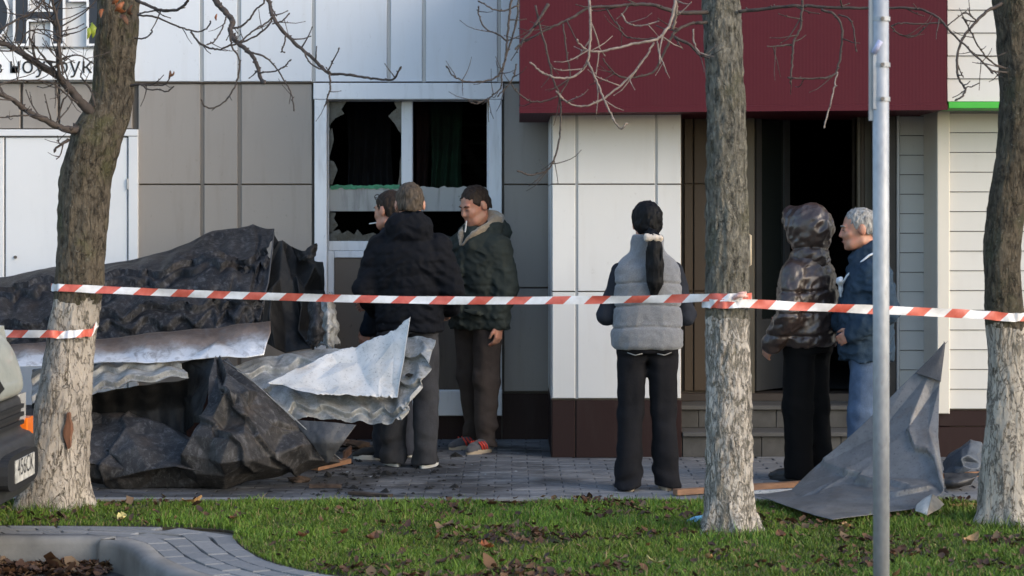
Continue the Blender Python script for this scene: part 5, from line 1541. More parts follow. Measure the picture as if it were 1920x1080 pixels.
# burnt bits on the pavement
R = random.Random(77)
bits = MB()
for k in range(260):
    px, py = R.gauss(690, 110), R.uniform(826, 935)
    if not 480 < px < 960: continue
    d = GD(py); c = Vector((PX(px, d), d, 0)); r = R.uniform(.004, .022) * (2 if R.random() < .08 else 1)
    vs = [c + Vector((r * math.cos(a) * R.uniform(.5, 1.4), r * math.sin(a) * R.uniform(.5, 1.4), R.uniform(.0, .25) * r)) for a in (0, 1.2, 2.4, 3.8, 5)] + [c + Vector((0, 0, r * R.uniform(.4, 1)))]
    bits.add(vs, [(0, 1, 5), (1, 2, 5), (2, 3, 5), (3, 4, 5), (4, 0, 5)])
tag(bits.build('charred_crumbs', M_CHAR), 'scattered charred crumbs on the sidewalk in front of the window', 'debris', kind='stuff')
gl_ = MB()
for k in range(220):
    px, py = R.uniform(560, 1000), R.uniform(826, 900)
    d = GD(py); c = Vector((PX(px, d), d, 0.002)); r = R.uniform(.004, .014)
    a0 = R.uniform(0, 6)
    vs = [c + Vector((r * math.cos(a0 + q) * R.uniform(.4, 1.3), r * math.sin(a0 + q) * R.uniform(.4, 1.3), R.uniform(0, .6) * r)) for q in (0, 2.1, 4.2)]
    gl_.add(vs, [(0, 1, 2)])
tag(gl_.build('glass_crumbs', mat('glass_crumb', (0.30, 0.33, 0.36), 0.2, 0, .4, 40)), 'small bits of broken glass scattered on the sidewalk below the window', 'debris', kind='stuff')
for k, (a, b, s_) in enumerate(((672, 842, .10), (700, 856, .12), (730, 868, .07), (560, 905, .07), (650, 838, .08))):
    c = Vector(gp(a, b)); mb = MB()
    bmx = bmesh.new(); bmesh.ops.create_icosphere(bmx, subdivisions=2, radius=1)
    vs = [(c.x + v.co.x * s_ * R.uniform(.6, 1.3), c.y + v.co.y * s_ * .6 * R.uniform(.6, 1.3), max(0.0, c.z + s_ * .25 + v.co.z * s_ * .3 * R.uniform(.5, 1.5))) for v in bmx.verts]
    mb.add(vs, [tuple(v.index for v in f.verts) for f in bmx.faces]); bmx.free()
    tag(mb.build('charred_lump', M_WOODC), ['black charred lump left of the navy jacket person\'s feet', 'larger charred lump just before the navy jacket person\'s shoes', 'small charred lump beside the navy jacket person\'s shoe', 'small charred lump on the sidewalk under the folded sheet', 'charred lump close to the corner of the grey tiles'][k], 'debris', 'charred lumps on the sidewalk')
# blue litter by the grey tree
mb = MB(); c = Vector(gp(1302, 988))
mb.add([c + Vector(v) for v in ((-.05, -.01, .02), (.045, 0, .03), (.05, .05, .055), (-.03, .06, .03), (0, .02, .05))], [(0, 1, 4), (1, 2, 4), (2, 3, 4), (3, 0, 4)])
tag(mb.build('blue_wrapper', mat('blue_plastic', (0.16, 0.42, 0.66), 0.4, 0, .3, 30)), 'light blue wrapper on the grass at the grey tree foot', 'litter')

# ------------------------------------------------------------ car nose at the left edge
m = NT('car_paint_dusty')
cc = m.co()
base = m.ramp(m.noise(6, cc, 6, .65), [(0.3, (0.28, 0.30, 0.27)), (0.7, (0.40, 0.42, 0.38))])
base = m.mix(m.ramp(m.noise(50, cc, 4, .8), [(0.60, 0), (0.68, .6)]), base, (0.12, 0.115, 0.10))
m.set(Base_Color=base, Roughness=0.42)
m.bsdf.inputs['Coat Weight'].default_value = 0.3
m.bump(m.noise(14, cc, 4), 0.12, 0.01)
M_CARP = m.mat
M_PLAST = mat('car_dark_plastic', (0.030, 0.031, 0.033), 0.55, 0, .3, 12, .2, 60)
M_RUBBER = mat('black_rubber', (0.014, 0.014, 0.015), 0.6)
M_INDIC = NT('orange_lens'); M_INDIC.set(Base_Color=(0.75, 0.16, 0.01), Roughness=0.2); M_INDIC = M_INDIC.mat
M_PLATE = mat('number_plate_white', (0.50, 0.49, 0.45), 0.5, 0, .35, 30)
YC = 10.22
car = thing('parked_car', (-4.3, YC, ZR), 'dusty grey-green car with dark bumper, only its dented nose in view', 'car')
def car_skin(prof, hw, name, mt, nose_round=0.22, ny=26, jit=0.0, parent=None):
    """profile (x, z) swept over the width; the ends of the profile draw back at the sides"""
    vs = []; fs = []
    n = len(prof)
    for j in range(ny + 1):
        t = -1 + 2 * j / ny
        k = abs(t) ** 5
        for (x, z) in prof:
            vs.append((x - nose_round * k * (1 if x > -3.4 else 0), YC + t * hw, z - 0.05 * k * (z > 0.8)))
    for j in range(ny):
        for i in range(n - 1): fs.append((j * n + i, j * n + i + 1, (j + 1) * n + i + 1, (j + 1) * n + i))
    mb = MB(); mb.add(vs, fs)
    return mb.build(name, mt, parent or car, smooth=True, fix=False)
hood = crom([(-3.75, 1.13, 0), (-3.2, 1.115, 0), (-2.80, 1.085, 0), (-2.60, 1.03, 0), (-2.505, 0.95, 0), (-2.455, 0.84, 0), (-2.435, 0.74, 0), (-2.46, 0.695, 0), (-2.53, 0.69, 0)], 4)
car_skin([(p.x, p.y) for p in hood], 0.80, 'hood', M_CARP)
bump_ = crom([(-2.56, 0.70, 0), (-2.47, 0.685, 0), (-2.455, 0.62, 0), (-2.46, 0.52, 0), (-2.40, 0.485, 0), (-2.385, 0.40, 0), (-2.39, 0.30, 0), (-2.43, 0.215, 0), (-2.60, 0.19, 0)], 4)
bo = car_skin([(p.x, p.y) for p in bump_], 0.80, 'bumper', M_PLAST, 0.14)
for z in (0.56, 0.60, 0.64):
    MB().box(-2.452, -2.440, YC - 0.5, YC + 0.45, z - .010, z + .010).build('grille_slat', M_RUBBER, bo)
MB().cbox(-2.52, -2.462, YC + 0.62, YC + 0.75, 0.47, 0.56, .006).build('indicator', M_INDIC, car)
MB().cbox(-2.54, -2.475, YC + 0.50, YC + 0.64, 0.55, 0.69, .006).build('headlight', mat('headlight_glass', (0.35, 0.36, 0.36), 0.15), car)
# torn hole in the wing
hb = MB(); hb.add([(-2.44, 10.09, 0.84), (-2.425, 10.20, 0.76), (-2.43, 10.09, 0.735)], [(0, 1, 2)])
hb.build('dent_hole', M_CHAR, car)
# plate in its holder
hb = MB()
ring_pts = []
for k in range(24):
    a = 6.283 * k / 24
    ring_pts.append((10.24 + 0.32 * math.copysign(abs(math.cos(a)) ** .35, math.cos(a)), 0.375 + 0.085 * math.copysign(abs(math.sin(a)) ** .5, math.sin(a))))
vs = [(-2.345, y, z) for y, z in ring_pts] + [(-2.40, y, z) for y, z in ring_pts]
n_ = len(ring_pts)
hb.add(vs, [tuple(range(n_)), tuple(range(2 * n_ - 1, n_ - 1, -1))] + [(i, i + n_, (i + 1) % n_ + n_, (i + 1) % n_) for i in range(n_)])
ho = hb.build('plate_holder', M_RUBBER, bo, fix=True)
pb = MB(); pb.box(-2.344, -2.338, 10.06, 10.45, 0.325, 0.432)
pbo = pb.build('number_plate', M_PLATE, car)
ink = mat('plate_ink', (0.05, 0.05, 0.05), .6, 0, .5, 60)
def plate_text(body, y0, y1, zb):
    o = text_mesh('plate_lettering', body, y0, y1, zb, 0.0, ink, pbo)
    po = np.array(wloc(pbo))
    co = np.zeros(len(o.data.vertices) * 3, dtype=np.float32); o.data.vertices.foreach_get('co', co); co = co.reshape(-1, 3) + po
    co = np.stack([np.full(len(co), -2.3365), co[:, 0], co[:, 2]], 1) - po
    o.data.vertices.foreach_set('co', co.astype(np.float32).ravel()); o.data.update()
plate_text('456CK', 10.09, 10.42, 0.355)
# the rest of the body, to the left of the frame
side = [(-6.3, 0.25), (-6.35, 0.9), (-6.1, 1.12), (-5.6, 1.16), (-5.0, 1.60), (-4.35, 1.62), (-3.76, 1.14), (-2.62, 1.02), (-2.56, 0.70), (-2.62, 0.20)]
vs = []
for yy in (YC - 0.78, YC + 0.78): vs += [(x, yy, z) for x, z in side]
k_ = len(side)
mb = MB(); mb.add(vs, [tuple(range(k_)), tuple(range(2 * k_ - 1, k_ - 1, -1))] + [(i, (i + 1) % k_, (i + 1) % k_ + k_, i + k_) for i in range(k_)])
bd_ = mb.build('body', M_CARP, car, fix=True)
for sy in (-1, 1):
    yy = YC + sy * 0.782
    MB().add([(-4.95, yy, 1.2), (-4.0, yy, 1.2), (-4.38, yy, 1.55), (-4.92, yy, 1.55)], [(0, 1, 2, 3)]).build('side_window', M_GLASSD, bd_)
MB().add([(-3.80, YC - .68, 1.185), (-3.80, YC + .68, 1.185), (-4.32, YC + .62, 1.60), (-4.32, YC - .62, 1.60)], [(0, 1, 2, 3)]).build('windscreen', M_GLASSD, bd_)
for wxx in (-3.25, -5.55):
    for sy in (-1, 1):
        yy = YC + sy * 0.72
        wmb = MB(); wmb.tube([(wxx, yy - .1, ZR + .30), (wxx, yy - .085, ZR + .30), (wxx, yy + .085, ZR + .30), (wxx, yy + .1, ZR + .30)], [.26, .30, .30, .26], 28)
        wo2 = wmb.build('wheel', M_RUBBER, car, smooth=False)
        MB().tube([(wxx, yy + sy * .09, ZR + .30), (wxx, yy + sy * .104, ZR + .30)], .17, 20).build('rim', M_GALV, wo2)
# ------------------------------------------------------------ people: smooth solids from distance fields
class Field:
    def __init__(s, lo, hi, h):
        s.h = h; s.lo = np.array(lo, np.float32)
        n = np.ceil((np.array(hi) - np.array(lo)) / h).astype(int) + 1
        ax = [s.lo[i] + h * np.arange(n[i], dtype=np.float32) for i in range(3)]
        s.ax = ax; s.n = n
        s.f = np.full(n, 0.2, np.float32)

    def _sl(s, lo, hi, m):
        out = []
        for i in range(3):
            a = max(0, int((lo[i] - m - s.lo[i]) / s.h)); b = min(s.n[i], int((hi[i] + m - s.lo[i]) / s.h) + 2)
            if b <= a: return None
            out.append(slice(a, b))
        return tuple(out)

    def _grid(s, sl):
        return np.meshgrid(s.ax[0][sl[0]], s.ax[1][sl[1]], s.ax[2][sl[2]], indexing='ij')

    def _put(s, sl, d, k, op):
        f = s.f[sl]
        if op == 'sub':
            hh = np.clip(0.5 - 0.5 * (f + d) / k, 0, 1)
            s.f[sl] = f * (1 - hh) + (-d) * hh + k * hh * (1 - hh)
        elif op == 'int':
            s.f[sl] = np.maximum(f, d)
        else:
            hh = np.clip(0.5 + 0.5 * (f - d) / k, 0, 1)
            s.f[sl] = f * (1 - hh) + d * hh - k * hh * (1 - hh)

    def cap(s, a, b, r1, r2=None, k=0.02, op='add', sq=None):
        a = np.array(a, np.float32); b = np.array(b, np.float32); r2 = r1 if r2 is None else r2
        m = max(r1, r2) * (max(sq) if sq else 1) + 0.06
        sl = s._sl(np.minimum(a, b), np.maximum(a, b), m)
        if sl is None: return s
        x, y, z = s._grid(sl)
        v = b - a; L = float(v @ v) + 1e-9
        t = np.clip(((x - a[0]) * v[0] + (y - a[1]) * v[1] + (z - a[2]) * v[2]) / L, 0, 1)
        dx, dy, dz = x - a[0] - t * v[0], y - a[1] - t * v[1], z - a[2] - t * v[2]
        if sq: dx, dy, dz = dx / sq[0], dy / sq[1], dz / sq[2]
        d = np.sqrt(dx * dx + dy * dy + dz * dz) - (r1 + t * (r2 - r1))
        s._put(sl, d, k, op); return s

    def chain(s, pts, rs, k=0.02, sq=None):
        for i in range(len(pts) - 1): s.cap(pts[i], pts[i + 1], rs[i], rs[i + 1], k, 'add', sq)
        return s

    def ell(s, c, r, k=0.02, op='add', M=None):
        c = np.array(c, np.float32); r = np.array(r, np.float32)
        m = float(r.max()) + 0.05
        sl = s._sl(c - m + r.max() * 0, c + m, 0.0)
        if sl is None: return s
        x, y, z = s._grid(sl)
        x = x - c[0]; y = y - c[1]; z = z - c[2]
        if M is not None:
            x, y, z = (M[0][0] * x + M[1][0] * y + M[2][0] * z, M[0][1] * x + M[1][1] * y + M[2][1] * z, M[0][2] * x + M[1][2] * y + M[2][2] * z)
        q = np.sqrt((x / r[0]) ** 2 + (y / r[1]) ** 2 + (z / r[2]) ** 2)
        g = np.sqrt((x / r[0] ** 2) ** 2 + (y / r[1] ** 2) ** 2 + (z / r[2] ** 2) ** 2) + 1e-6
        s._put(sl, q * (q - 1) / g, k, op); return s

    def loft(s, zs, hw, hd, cx=None, cy=None, k=0.03, pw=2.3, op='add'):
        zs = np.array(zs); cx = cx if cx is not None else [0] * len(zs); cy = cy if cy is not None else [0] * len(zs)
        w = max(max(hw), max(hd)) + .1
        sl = s._sl((min(cx) - w, min(cy) - w, zs[0]), (max(cx) + w, max(cy) + w, zs[-1]), 0.05)
        x, y, z = s._grid(sl)
        W = np.interp(z, zs, hw); D = np.interp(z, zs, hd)
        X = (x - np.interp(z, zs, cx)) / W; Y = (y - np.interp(z, zs, cy)) / D
        q = (np.abs(X) ** pw + np.abs(Y) ** pw) ** (1 / pw)
        d = (q - 1) * np.minimum(W, D)
        d = np.maximum(d, np.maximum(zs[0] - z, z - zs[-1]))
        s._put(sl, d.astype(np.float32), k, op); return s

    def halfspace(s, nrm, off):
        x, y, z = np.meshgrid(*s.ax, indexing='ij')
        s.f = np.maximum(s.f, nrm[0] * x + nrm[1] * y + nrm[2] * z - off); return s

    def warp(s, fn):
        x, y, z = np.meshgrid(*s.ax, indexing='ij')
        near = np.abs(s.f) < 0.05
        s.f[near] += fn(x[near], y[near], z[near]).astype(np.float32); return s

    def mesh(s, name, mt, parent, smooth_it=1):
        f = s.f
        f[0] = f[-1] = 0.2; f[:, 0] = f[:, -1] = 0.2; f[:, :, 0] = f[:, :, -1] = 0.2
        ins = f < 0
        nx, ny, nz = f.shape
        cs = {}
        cnt = np.zeros((nx - 1, ny - 1, nz - 1), np.uint8)
        for i in (0, 1):
            for j in (0, 1):
                for k in (0, 1): cnt += ins[i:nx - 1 + i, j:ny - 1 + j, k:nz - 1 + k]
        act = np.argwhere((cnt > 0) & (cnt < 8))
        idx = np.full(cnt.shape, -1, np.int64); idx[act[:, 0], act[:, 1], act[:, 2]] = np.arange(len(act))
        pos = np.zeros((len(act), 3)); num = np.zeros(len(act))
        co = [(i, j, k) for i in (0, 1) for j in (0, 1) for k in (0, 1)]
        for a in range(8):
            for b in range(a + 1, 8):
                A, B = np.array(co[a]), np.array(co[b])
                if np.abs(A - B).sum() != 1: continue
                fa = f[act[:, 0] + A[0], act[:, 1] + A[1], act[:, 2] + A[2]]; fb = f[act[:, 0] + B[0], act[:, 1] + B[1], act[:, 2] + B[2]]
                cr = (fa < 0) != (fb < 0)
                t = np.where(cr, fa / np.where(cr, fa - fb, 1), 0)
                pos += np.where(cr[:, None], A + (B - A) * t[:, None], 0); num += cr
        v = (act + pos / num[:, None]) * s.h + s.lo
        fs = []
        def quads(e, c0, c1, c2, c3):
            q = np.stack([idx[tuple((e + c).T)] for c in (c0, c1, c2, c3)], 1)
            return q
        for ax_ in range(3):
            sl0 = [slice(None)] * 3; sl1 = [slice(None)] * 3
            sl0[ax_] = slice(0, -1); sl1[ax_] = slice(1, None)
            a, b = ins[tuple(sl0)], ins[tuple(sl1)]
            e = np.argwhere(a != b)
            u, w = [(1, 2), (2, 0), (0, 1)][ax_]
            e = e[(e[:, u] > 0) & (e[:, w] > 0) & (e[:, u] < f.shape[u] - 1) & (e[:, w] < f.shape[w] - 1)]
            du = np.zeros(3, int); du[u] = 1; dw = np.zeros(3, int); dw[w] = 1
            q = quads(e, -du - dw, -dw, 0 * du, -du)
            fl = ins[e[:, 0], e[:, 1], e[:, 2]]
            q[~fl] = q[~fl][:, ::-1]
            fs.append(q)
        q = np.concatenate(fs, 0)
        for _ in range(smooth_it):
            acc = np.zeros_like(v); c_ = np.zeros(len(v))
            for a_ in range(4):
                i0, i1 = q[:, a_], q[:, (a_ + 1) % 4]
                np.add.at(acc, i0, v[i1]); np.add.at(c_, i0, 1); np.add.at(acc, i1, v[i0]); np.add.at(c_, i1, 1)
            v = v * 0.5 + 0.5 * acc / np.maximum(c_, 1)[:, None]
        return np_mesh(name, v, q, mt, parent)


def rotm(yaw, pitch, roll=0):
    return np.array(Matrix.Rotation(rad(yaw), 3, 'Z') @ Matrix.Rotation(rad(pitch), 3, 'X') @ Matrix.Rotation(rad(roll), 3, 'Y'))


def build_head(fd, c, M, s=1.0, female=False):
    c = np.array(c)
    T = lambda x, y, z: c + s * (M @ np.array([x, y, z]))
    fd.ell(T(0, .014, .030), s * np.array((.075, .096, .088)), .01, M=M)
    fd.ell(T(0, -.022, -.040), s * np.array((.060, .070, .078)), .03, M=M)
    fd.cap(T(-.030, -.052, -.082), T(.030, -.052, -.082), .026 * s, None, .025)
    fd.cap(T(-.010, -.074, -.098), T(.010, -.074, -.098), .016 * s, None, .02)
    fd.cap(T(-.050, .010, -.070), T(-.030, -.050, -.085), .022 * s, None, .02); fd.cap(T(.050, .010, -.070), T(.030, -.050, -.085), .022 * s, None, .02)
    fd.cap(T(-.034, -.078, .026), T(.034, -.078, .026), .011 * s, None, .012)
    for q in (-1, 1):
        fd.ell(T(q * .032, -.098, .004), s * np.array((.019, .020, .013)), .012, 'sub', M)
        fd.ell(T(q * .032, -.076, .003), s * np.array((.014, .013, .011)), .004, M=M)
        fd.cap(T(q * .045, -.062, -.022), T(q * .030, -.078, -.030), .016 * s, None, .02)
        fd.ell(T(q * .079, .014, -.006), s * np.array((.011, .022, .033)), .008, M=M)
    fd.cap(T(0, -.086, .016), T(0, -.104, -.026), .0085 * s, .012 * s, .012)
    fd.cap(T(-.012, -.095, -.030), T(.012, -.095, -.030), .008 * s, None, .008)
    fd.cap(T(-.019, -.088, -.056), T(.019, -.088, -.056), .0065 * s, None, .005)
    fd.cap(T(-.017, -.087, -.068), T(.017, -.087, -.068), .0072 * s, None, .005)
    fd.cap(T(-.020, -.099, -.062), T(.020, -.099, -.062), .0032 * s, None, .003, 'sub')
    return T


def build_hand(fd, w, d, pn, side, s=1.0, curl=0.5):
    """w wrist, d pointing direction, pn palm normal, side = direction of the thumb"""
    w = np.array(w, float); d = np.array(d, float); d /= np.linalg.norm(d); pn = np.array(pn, float); pn -= d * (pn @ d); pn /= np.linalg.norm(pn)
    sd = np.array(side, float); sd -= d * (sd @ d); sd -= pn * (sd @ pn); sd /= np.linalg.norm(sd)
    G = lambda a, b, e: w + s * (d * a + sd * b + pn * e)
    for b in (-.028, -.010, .010, .028):
        fd.cap(G(.0, b * .6, 0), G(.085, b, .004), .015 * s, .0125 * s, .012)
    for b, L in ((.030, .068), (.011, .078), (-.009, .072), (-.028, .056)):
        k0 = G(.088, b, .004); c1, c2 = curl * .9, curl * 1.9
        k1 = k0 + s * L * .45 * (d * math.cos(c1) + pn * math.sin(c1))
        k2 = k1 + s * L * .55 * (d * math.cos(c2) + pn * math.sin(c2))
        fd.cap(k0, k1, .0095 * s, .0088 * s, .004); fd.cap(k1, k2, .0088 * s, .0075 * s, .004)
    t0 = G(.022, .028, .006); t1 = G(.060, .054, .018); t2 = G(.092, .056, .032)
    fd.cap(t0, t1, .0145 * s, .011 * s, .010); fd.cap(t1, t2, .011 * s, .0085 * s, .004)


def skin_mat(name, col, red):
    m = NT(name)
    co = m.co()
    base = m.ramp(m.noise(22, co, 4), [(0.35, col), (0.7, red)])
    base = m.mix(m.ramp(m.noise(120, co, 3), [(0.5, 0.0), (0.8, .25)]), base, tuple(c * .6 for c in col))
    m.set(Base_Color=base, Roughness=0.5, Subsurface_Weight=0.12)
    m.bsdf.inputs['Subsurface Radius'].default_value = (.012, .005, .003)
    m.bump(m.noise(140, co, 3), 0.15, 0.002)
    return m.mat

def cloth_mat(name, col, rough=.85, var=.3, weave=220, sheen=.2, bump=.35, vs=5, spec=.3):
    m = NT(name)
    co = m.co()
    a = m.noise(vs, co, 6, .65)
    b = m.noise(weave, co, 2)
    base = m.ramp(a, [(0.3, tuple(c * (1 - var) for c in col)), (0.7, tuple(c * (1 + var) for c in col))])
    base = m.mix(m.math('MULTIPLY', b, .5), base, tuple(c * .55 for c in col))
    m.set(Base_Color=base, Roughness=rough, Sheen_Weight=sheen)
    m.bsdf.inputs['Specular IOR Level'].default_value = spec
    m.bump(m.math('ADD', b, m.math('MULTIPLY', m.noise(26, co, 5, .6), 1.4)), bump, .006)
    return m.mat

M_SKIN = skin_mat('skin', (0.46, 0.255, 0.175), (0.50, 0.225, 0.155))
M_SKIN2 = skin_mat('skin_ruddy', (0.44, 0.235, 0.155), (0.50, 0.20, 0.13))
def hair_mat(name, c0, c1):
    m = NT(name)
    m.set(Base_Color=m.ramp(m.noise(90, m.co((1, 1, .25)), 4, .7), [(0.35, c0), (0.65, c1)]), Roughness=.6)
    m.bsdf.inputs['Specular IOR Level'].default_value = .15
    m.bump(m.noise(160, m.co((1, 1, .2)), 3), .4, .003)
    return m.mat
M_HBROWN = hair_mat('hair_grey_brown', (0.030, 0.023, 0.017), (0.105, 0.082, 0.062))
M_HDARK = hair_mat('hair_dark_brown', (0.014, 0.010, 0.008), (0.044, 0.030, 0.022))
M_HBLACK = hair_mat('hair_black', (0.003, 0.003, 0.0035), (0.009, 0.009, 0.010))
M_HGREY = hair_mat('hair_silver', (0.13, 0.125, 0.12), (0.40, 0.39, 0.37))
M_EYED = mat('eye_dark', (0.02, 0.014, 0.012), .3)
M_LIP = mat('lip', (0.36, 0.13, 0.11), .5)


def hair(parent, c, M, s, mt, name='hair', front=-.028, low=-.062, puff=0.0, hl=.060, tail=False):
    fd = Field(np.array(c) - .17, np.array(c) + .17, .006)
    c = np.array(c); T = lambda x, y, z: c + s * (M @ np.array([x, y, z]))
    p = puff
    fd.ell(T(0, .018, .034), s * np.array((.081 + p, .103 + p, .094 + p)), .01, M=M)
    fd.ell(T(0, .050, -.015), s * np.array((.070 + p, .066 + p, .070)), .02, M=M)
    # keep hair only above a hairline that drops towards the back
    x, y, z = np.meshgrid(*fd.ax, indexing='ij')
    q = np.stack([x - c[0], y - c[1], z - c[2]], -1) @ M / s
    lx, ly, lz = q[..., 0], q[..., 1], q[..., 2]
    line = np.interp(ly, [-.13, -.085, front, .0, .03, .12], [hl + .004, hl, hl - .01, .012, low * .6, low])
    line = line + np.where((np.abs(lx) > .055) & (ly < .0) & (ly > front - .01), -.035, 0)
    line = line + .010 * noise3(lx * 60, ly * 60, lz * 0 + 2.)
    cut = (line - lz) * s * .8
    fd.f = np.maximum(fd.f, cut.astype(np.float32))
    fd.warp(lambda a, b, e: .005 * noise3(a * 110, b * 110, e * 40) + .0055 * noise3(a * 45, b * 45, e * 30 + 5))
    return fd.mesh(name, mt, parent)


def brows(parent, T, M, s, mt, parent_eye=True):
    for q in (-1, 1):
        mb = MB(); mb.tube([T(q * .014, -.092, .024), T(q * .032, -.093, .030), T(q * .050, -.080, .024)], [.0035 * s, .0042 * s, .0028 * s], 5)
        mb.build('eyebrow', mt, parent, local=True, smooth=True)
        mb = MB(); mb.tube([T(q * .019, -.090, .002), T(q * .031, -.0925, .0045), T(q * .044, -.086, .001)], [.0018 * s, .0026 * s, .0018 * s], 5)
        mb.build('eye', M_EYED, parent, local=True, smooth=True)
    mb = MB(); mb.tube([T(-.018, -.0945, -.0655), T(0, -.0985, -.062), T(.018, -.0945, -.0655)], [.0015 * s, .0038 * s, .0015 * s], 6)
    mb.build('mouth', M_LIP, parent, local=True, smooth=True)


def shoe(parent, ank, yaw, mt, solemt, accent=None, L=.27, s=1.0):
    """ank: ankle point; the toe points to -Y turned by yaw"""
    R_ = rotm(yaw, 0); a = np.array((ank[0], ank[1] - .022, 0.0))
    T = lambda x, y, z: a + s * (R_ @ np.array((x, y, z)))
    fd = Field(a + np.array((-.2, -.25, -.01)), a + np.array((.2, .2, .17)), .006)
    fd.cap(T(0, .05, .045), T(0, -.02, .05), .040 * s, .042 * s, .02, sq=None)
    fd.cap(T(0, -.02, .048), T(0, -.115, .034), .044 * s, .040 * s, .02)
    fd.cap(T(-.012, -.10, .03), T(.006, -.165, .026), .034 * s, .028 * s, .02)
    fd.cap(T(0, .04, .06), T(0, .035, .10), .040 * s, .042 * s, .02)
    fd.halfspace((0, 0, -1), -.018)
    fd.warp(lambda x, y, z: .002 * noise3(x * 60, y * 60, z * 60))
    o = fd.mesh('shoe', mt, parent)
    out = []
    for k in range(28):
        q = 2 * math.pi * k / 28
        yy = -.055 - .132 * math.sin(q); ww = .046 * (1 - .25 * max(0, -math.sin(q)) ** 2) * math.cos(q)
        out.append((ww, yy))
    mb = MB(); n = len(out)
    vs = [tuple(T(x, y, 0.0)) for x, y in out] + [tuple(T(x * 1.03, y - .0, .016)) for x, y in out] + [tuple(T(x * .98, y, .030)) for x, y in out]
    mb.add(vs, [tuple(range(n - 1, -1, -1)), tuple(range(2 * n, 3 * n))] + [(i, (i + 1) % n, (i + 1) % n + n, i + n) for i in range(n)] + [(i + n, (i + 1) % n + n, (i + 1) % n + 2 * n, i + 2 * n) for i in range(n)])
    mb.build('sole', solemt, o, local=True, smooth=False, fix=True)
    if accent:
        for sx in (-1, 1):
            for k in range(3):
                y0 = -.035 - k * .026
                mb = MB()
                mb.tube([tuple(T(sx * .047, y0 + .012, .030)), tuple(T(sx * .046, y0, .058)), tuple(T(sx * .030, y0 - .012, .082))], [.007, .007, .005], 5)
                mb.build('stripe', accent, o, local=True, smooth=True)
    return o


def trousers(parent, hips, knees, anks, mt, r=(.098, .078, .062), hem=.05, top=.98, waist=(.165, .115), fold=.006, h=.009, seed=0):
    pts = np.array(list(hips) + list(knees) + list(anks))
    fd = Field(pts.min(0) - .2 - np.array((0, 0, .0)), np.array((pts.max(0)[0] + .2, pts.max(0)[1] + .2, top + .06)), h)
    for q in (0, 1):
        hp, kn, an = np.array(hips[q]), np.array(knees[q]), np.array(anks[q])
        lowp = an + np.array((0, 0, hem - an[2]))
        fd.cap(hp, kn, r[0], r[1], .03); fd.cap(kn, lowp, r[1], r[2], .03)
    c = (np.array(hips[0]) + np.array(hips[1])) / 2
    fd.loft([c[2] - .06, c[2], top - .05, top], [waist[0] * 1.0, waist[0] * 1.04, waist[0] * .97, waist[0] * .95], [waist[1] * 1.02, waist[1] * 1.08, waist[1], waist[1] * .97], [c[0]] * 4, [c[1] + .012] * 4, .03)
    for q in (0, 1): fd.ell(np.array(hips[q]) + np.array((0, .045, .0)), (.088, .085, .095), .03)
    fd.halfspace((0, 0, -1), -hem * .62)
    zk = (knees[0][2] + knees[1][2]) / 2
    def w(x, y, z):
        low = np.clip((.34 - z) / .28, 0, 1); kn = np.exp(-((z - zk) / .09) ** 2); cr = np.exp(-((z - c[2] + .08) / .08) ** 2)
        sl_ = z + .35 * np.abs(x) + .25 * y
        return -(fold * (low * 1.3 + .15) * noise3(x * 7 + seed, y * 7, sl_ * 21 + seed) + fold * (kn * .8 + cr) * noise3(x * 10, y * 10 + z * 10, sl_ * 17 + seed) + .0022 * noise3(x * 30, y * 30, z * 30) + .006 * noise3(x * 20 + seed, y * 20, z * 3.5))
    fd.warp(w)
    return fd.mesh('trousers', mt, parent)


def arm_path(sh, el, wr): return [np.array(sh, float), np.array(el, float), np.array(wr, float)]


def person(loc, rz, label, H, hd, arms, legs, skin, hs=1.07, head_c=None, hands=(None, None)):
    root = thing('person', loc, label, 'person', 'people standing in front of the burnt shop', rad(rz))
    k = H / 1.75
    root.scale = (k, k, k)
    M = rotm(*hd)
    c = np.array(head_c if head_c is not None else (0, -.02, 1.632))
    fd = Field((-.42, -.45, .0), (.42, .32, 1.80), .0075)
    T = build_head(fd, c, M, hs)
    fd.cap(T(0, .022, -.05), (0, .025, 1.44), .056, .062, .02)
    fd.loft([.86, .95, 1.1, 1.25, 1.38, 1.46], [.14, .135, .125, .145, .155, .08], [.09, .088, .08, .095, .09, .06], None, [.015] * 6, .03)
    for q in (0, 1):
        sh, el, wr = arms[q]
        fd.cap(sh, el, .045, .036, .03); fd.cap(el, wr, .036, .024, .02)
        if hands[q] is not None: build_hand(fd, *hands[q])
        else:
            d = np.array(wr, float) - np.array(el, float); d /= np.linalg.norm(d)
            build_hand(fd, wr, d, (-1 if q else 1, 0, -.2), (0, -1, .3), .95, .6)
        hp, kn, an = legs[0][q], legs[1][q], legs[2][q]
        fd.cap(hp, kn, .068, .048, .03); fd.cap(kn, (an[0], an[1], an[2]), .047, .033, .02); fd.cap(an, np.array(an) + np.array((0, -.06, -.045)), .033, .026, .02)
    b = fd.mesh('body', skin, root)
    return root, b, T, M, c


def sleeves(fd, arms, r=(.078, .062, .048), k=.035, cut=.0):
    for q in (0, 1):
        sh, el, wr = [np.array(a, float) for a in arms[q]]
        d = (wr - el) / np.linalg.norm(wr - el)
        fd.cap(sh, el, r[0], r[1], k); fd.cap(el, wr - d * cut, r[1], r[2], .025)


def std_legs(dx=.095, spread=.11, fy=(0, 0), bend=0.0):
    return [[(-dx, 0, .90), (dx, 0, .90)], [(-(dx + spread) / 2, fy[0] * .5 - bend, .48), ((dx + spread) / 2, fy[1] * .5 - bend, .48)], [(-spread, fy[0] + .02, .085), (spread, fy[1] + .02, .085)]]

def put(px, d): return (PX(px, d), d, 0.0)

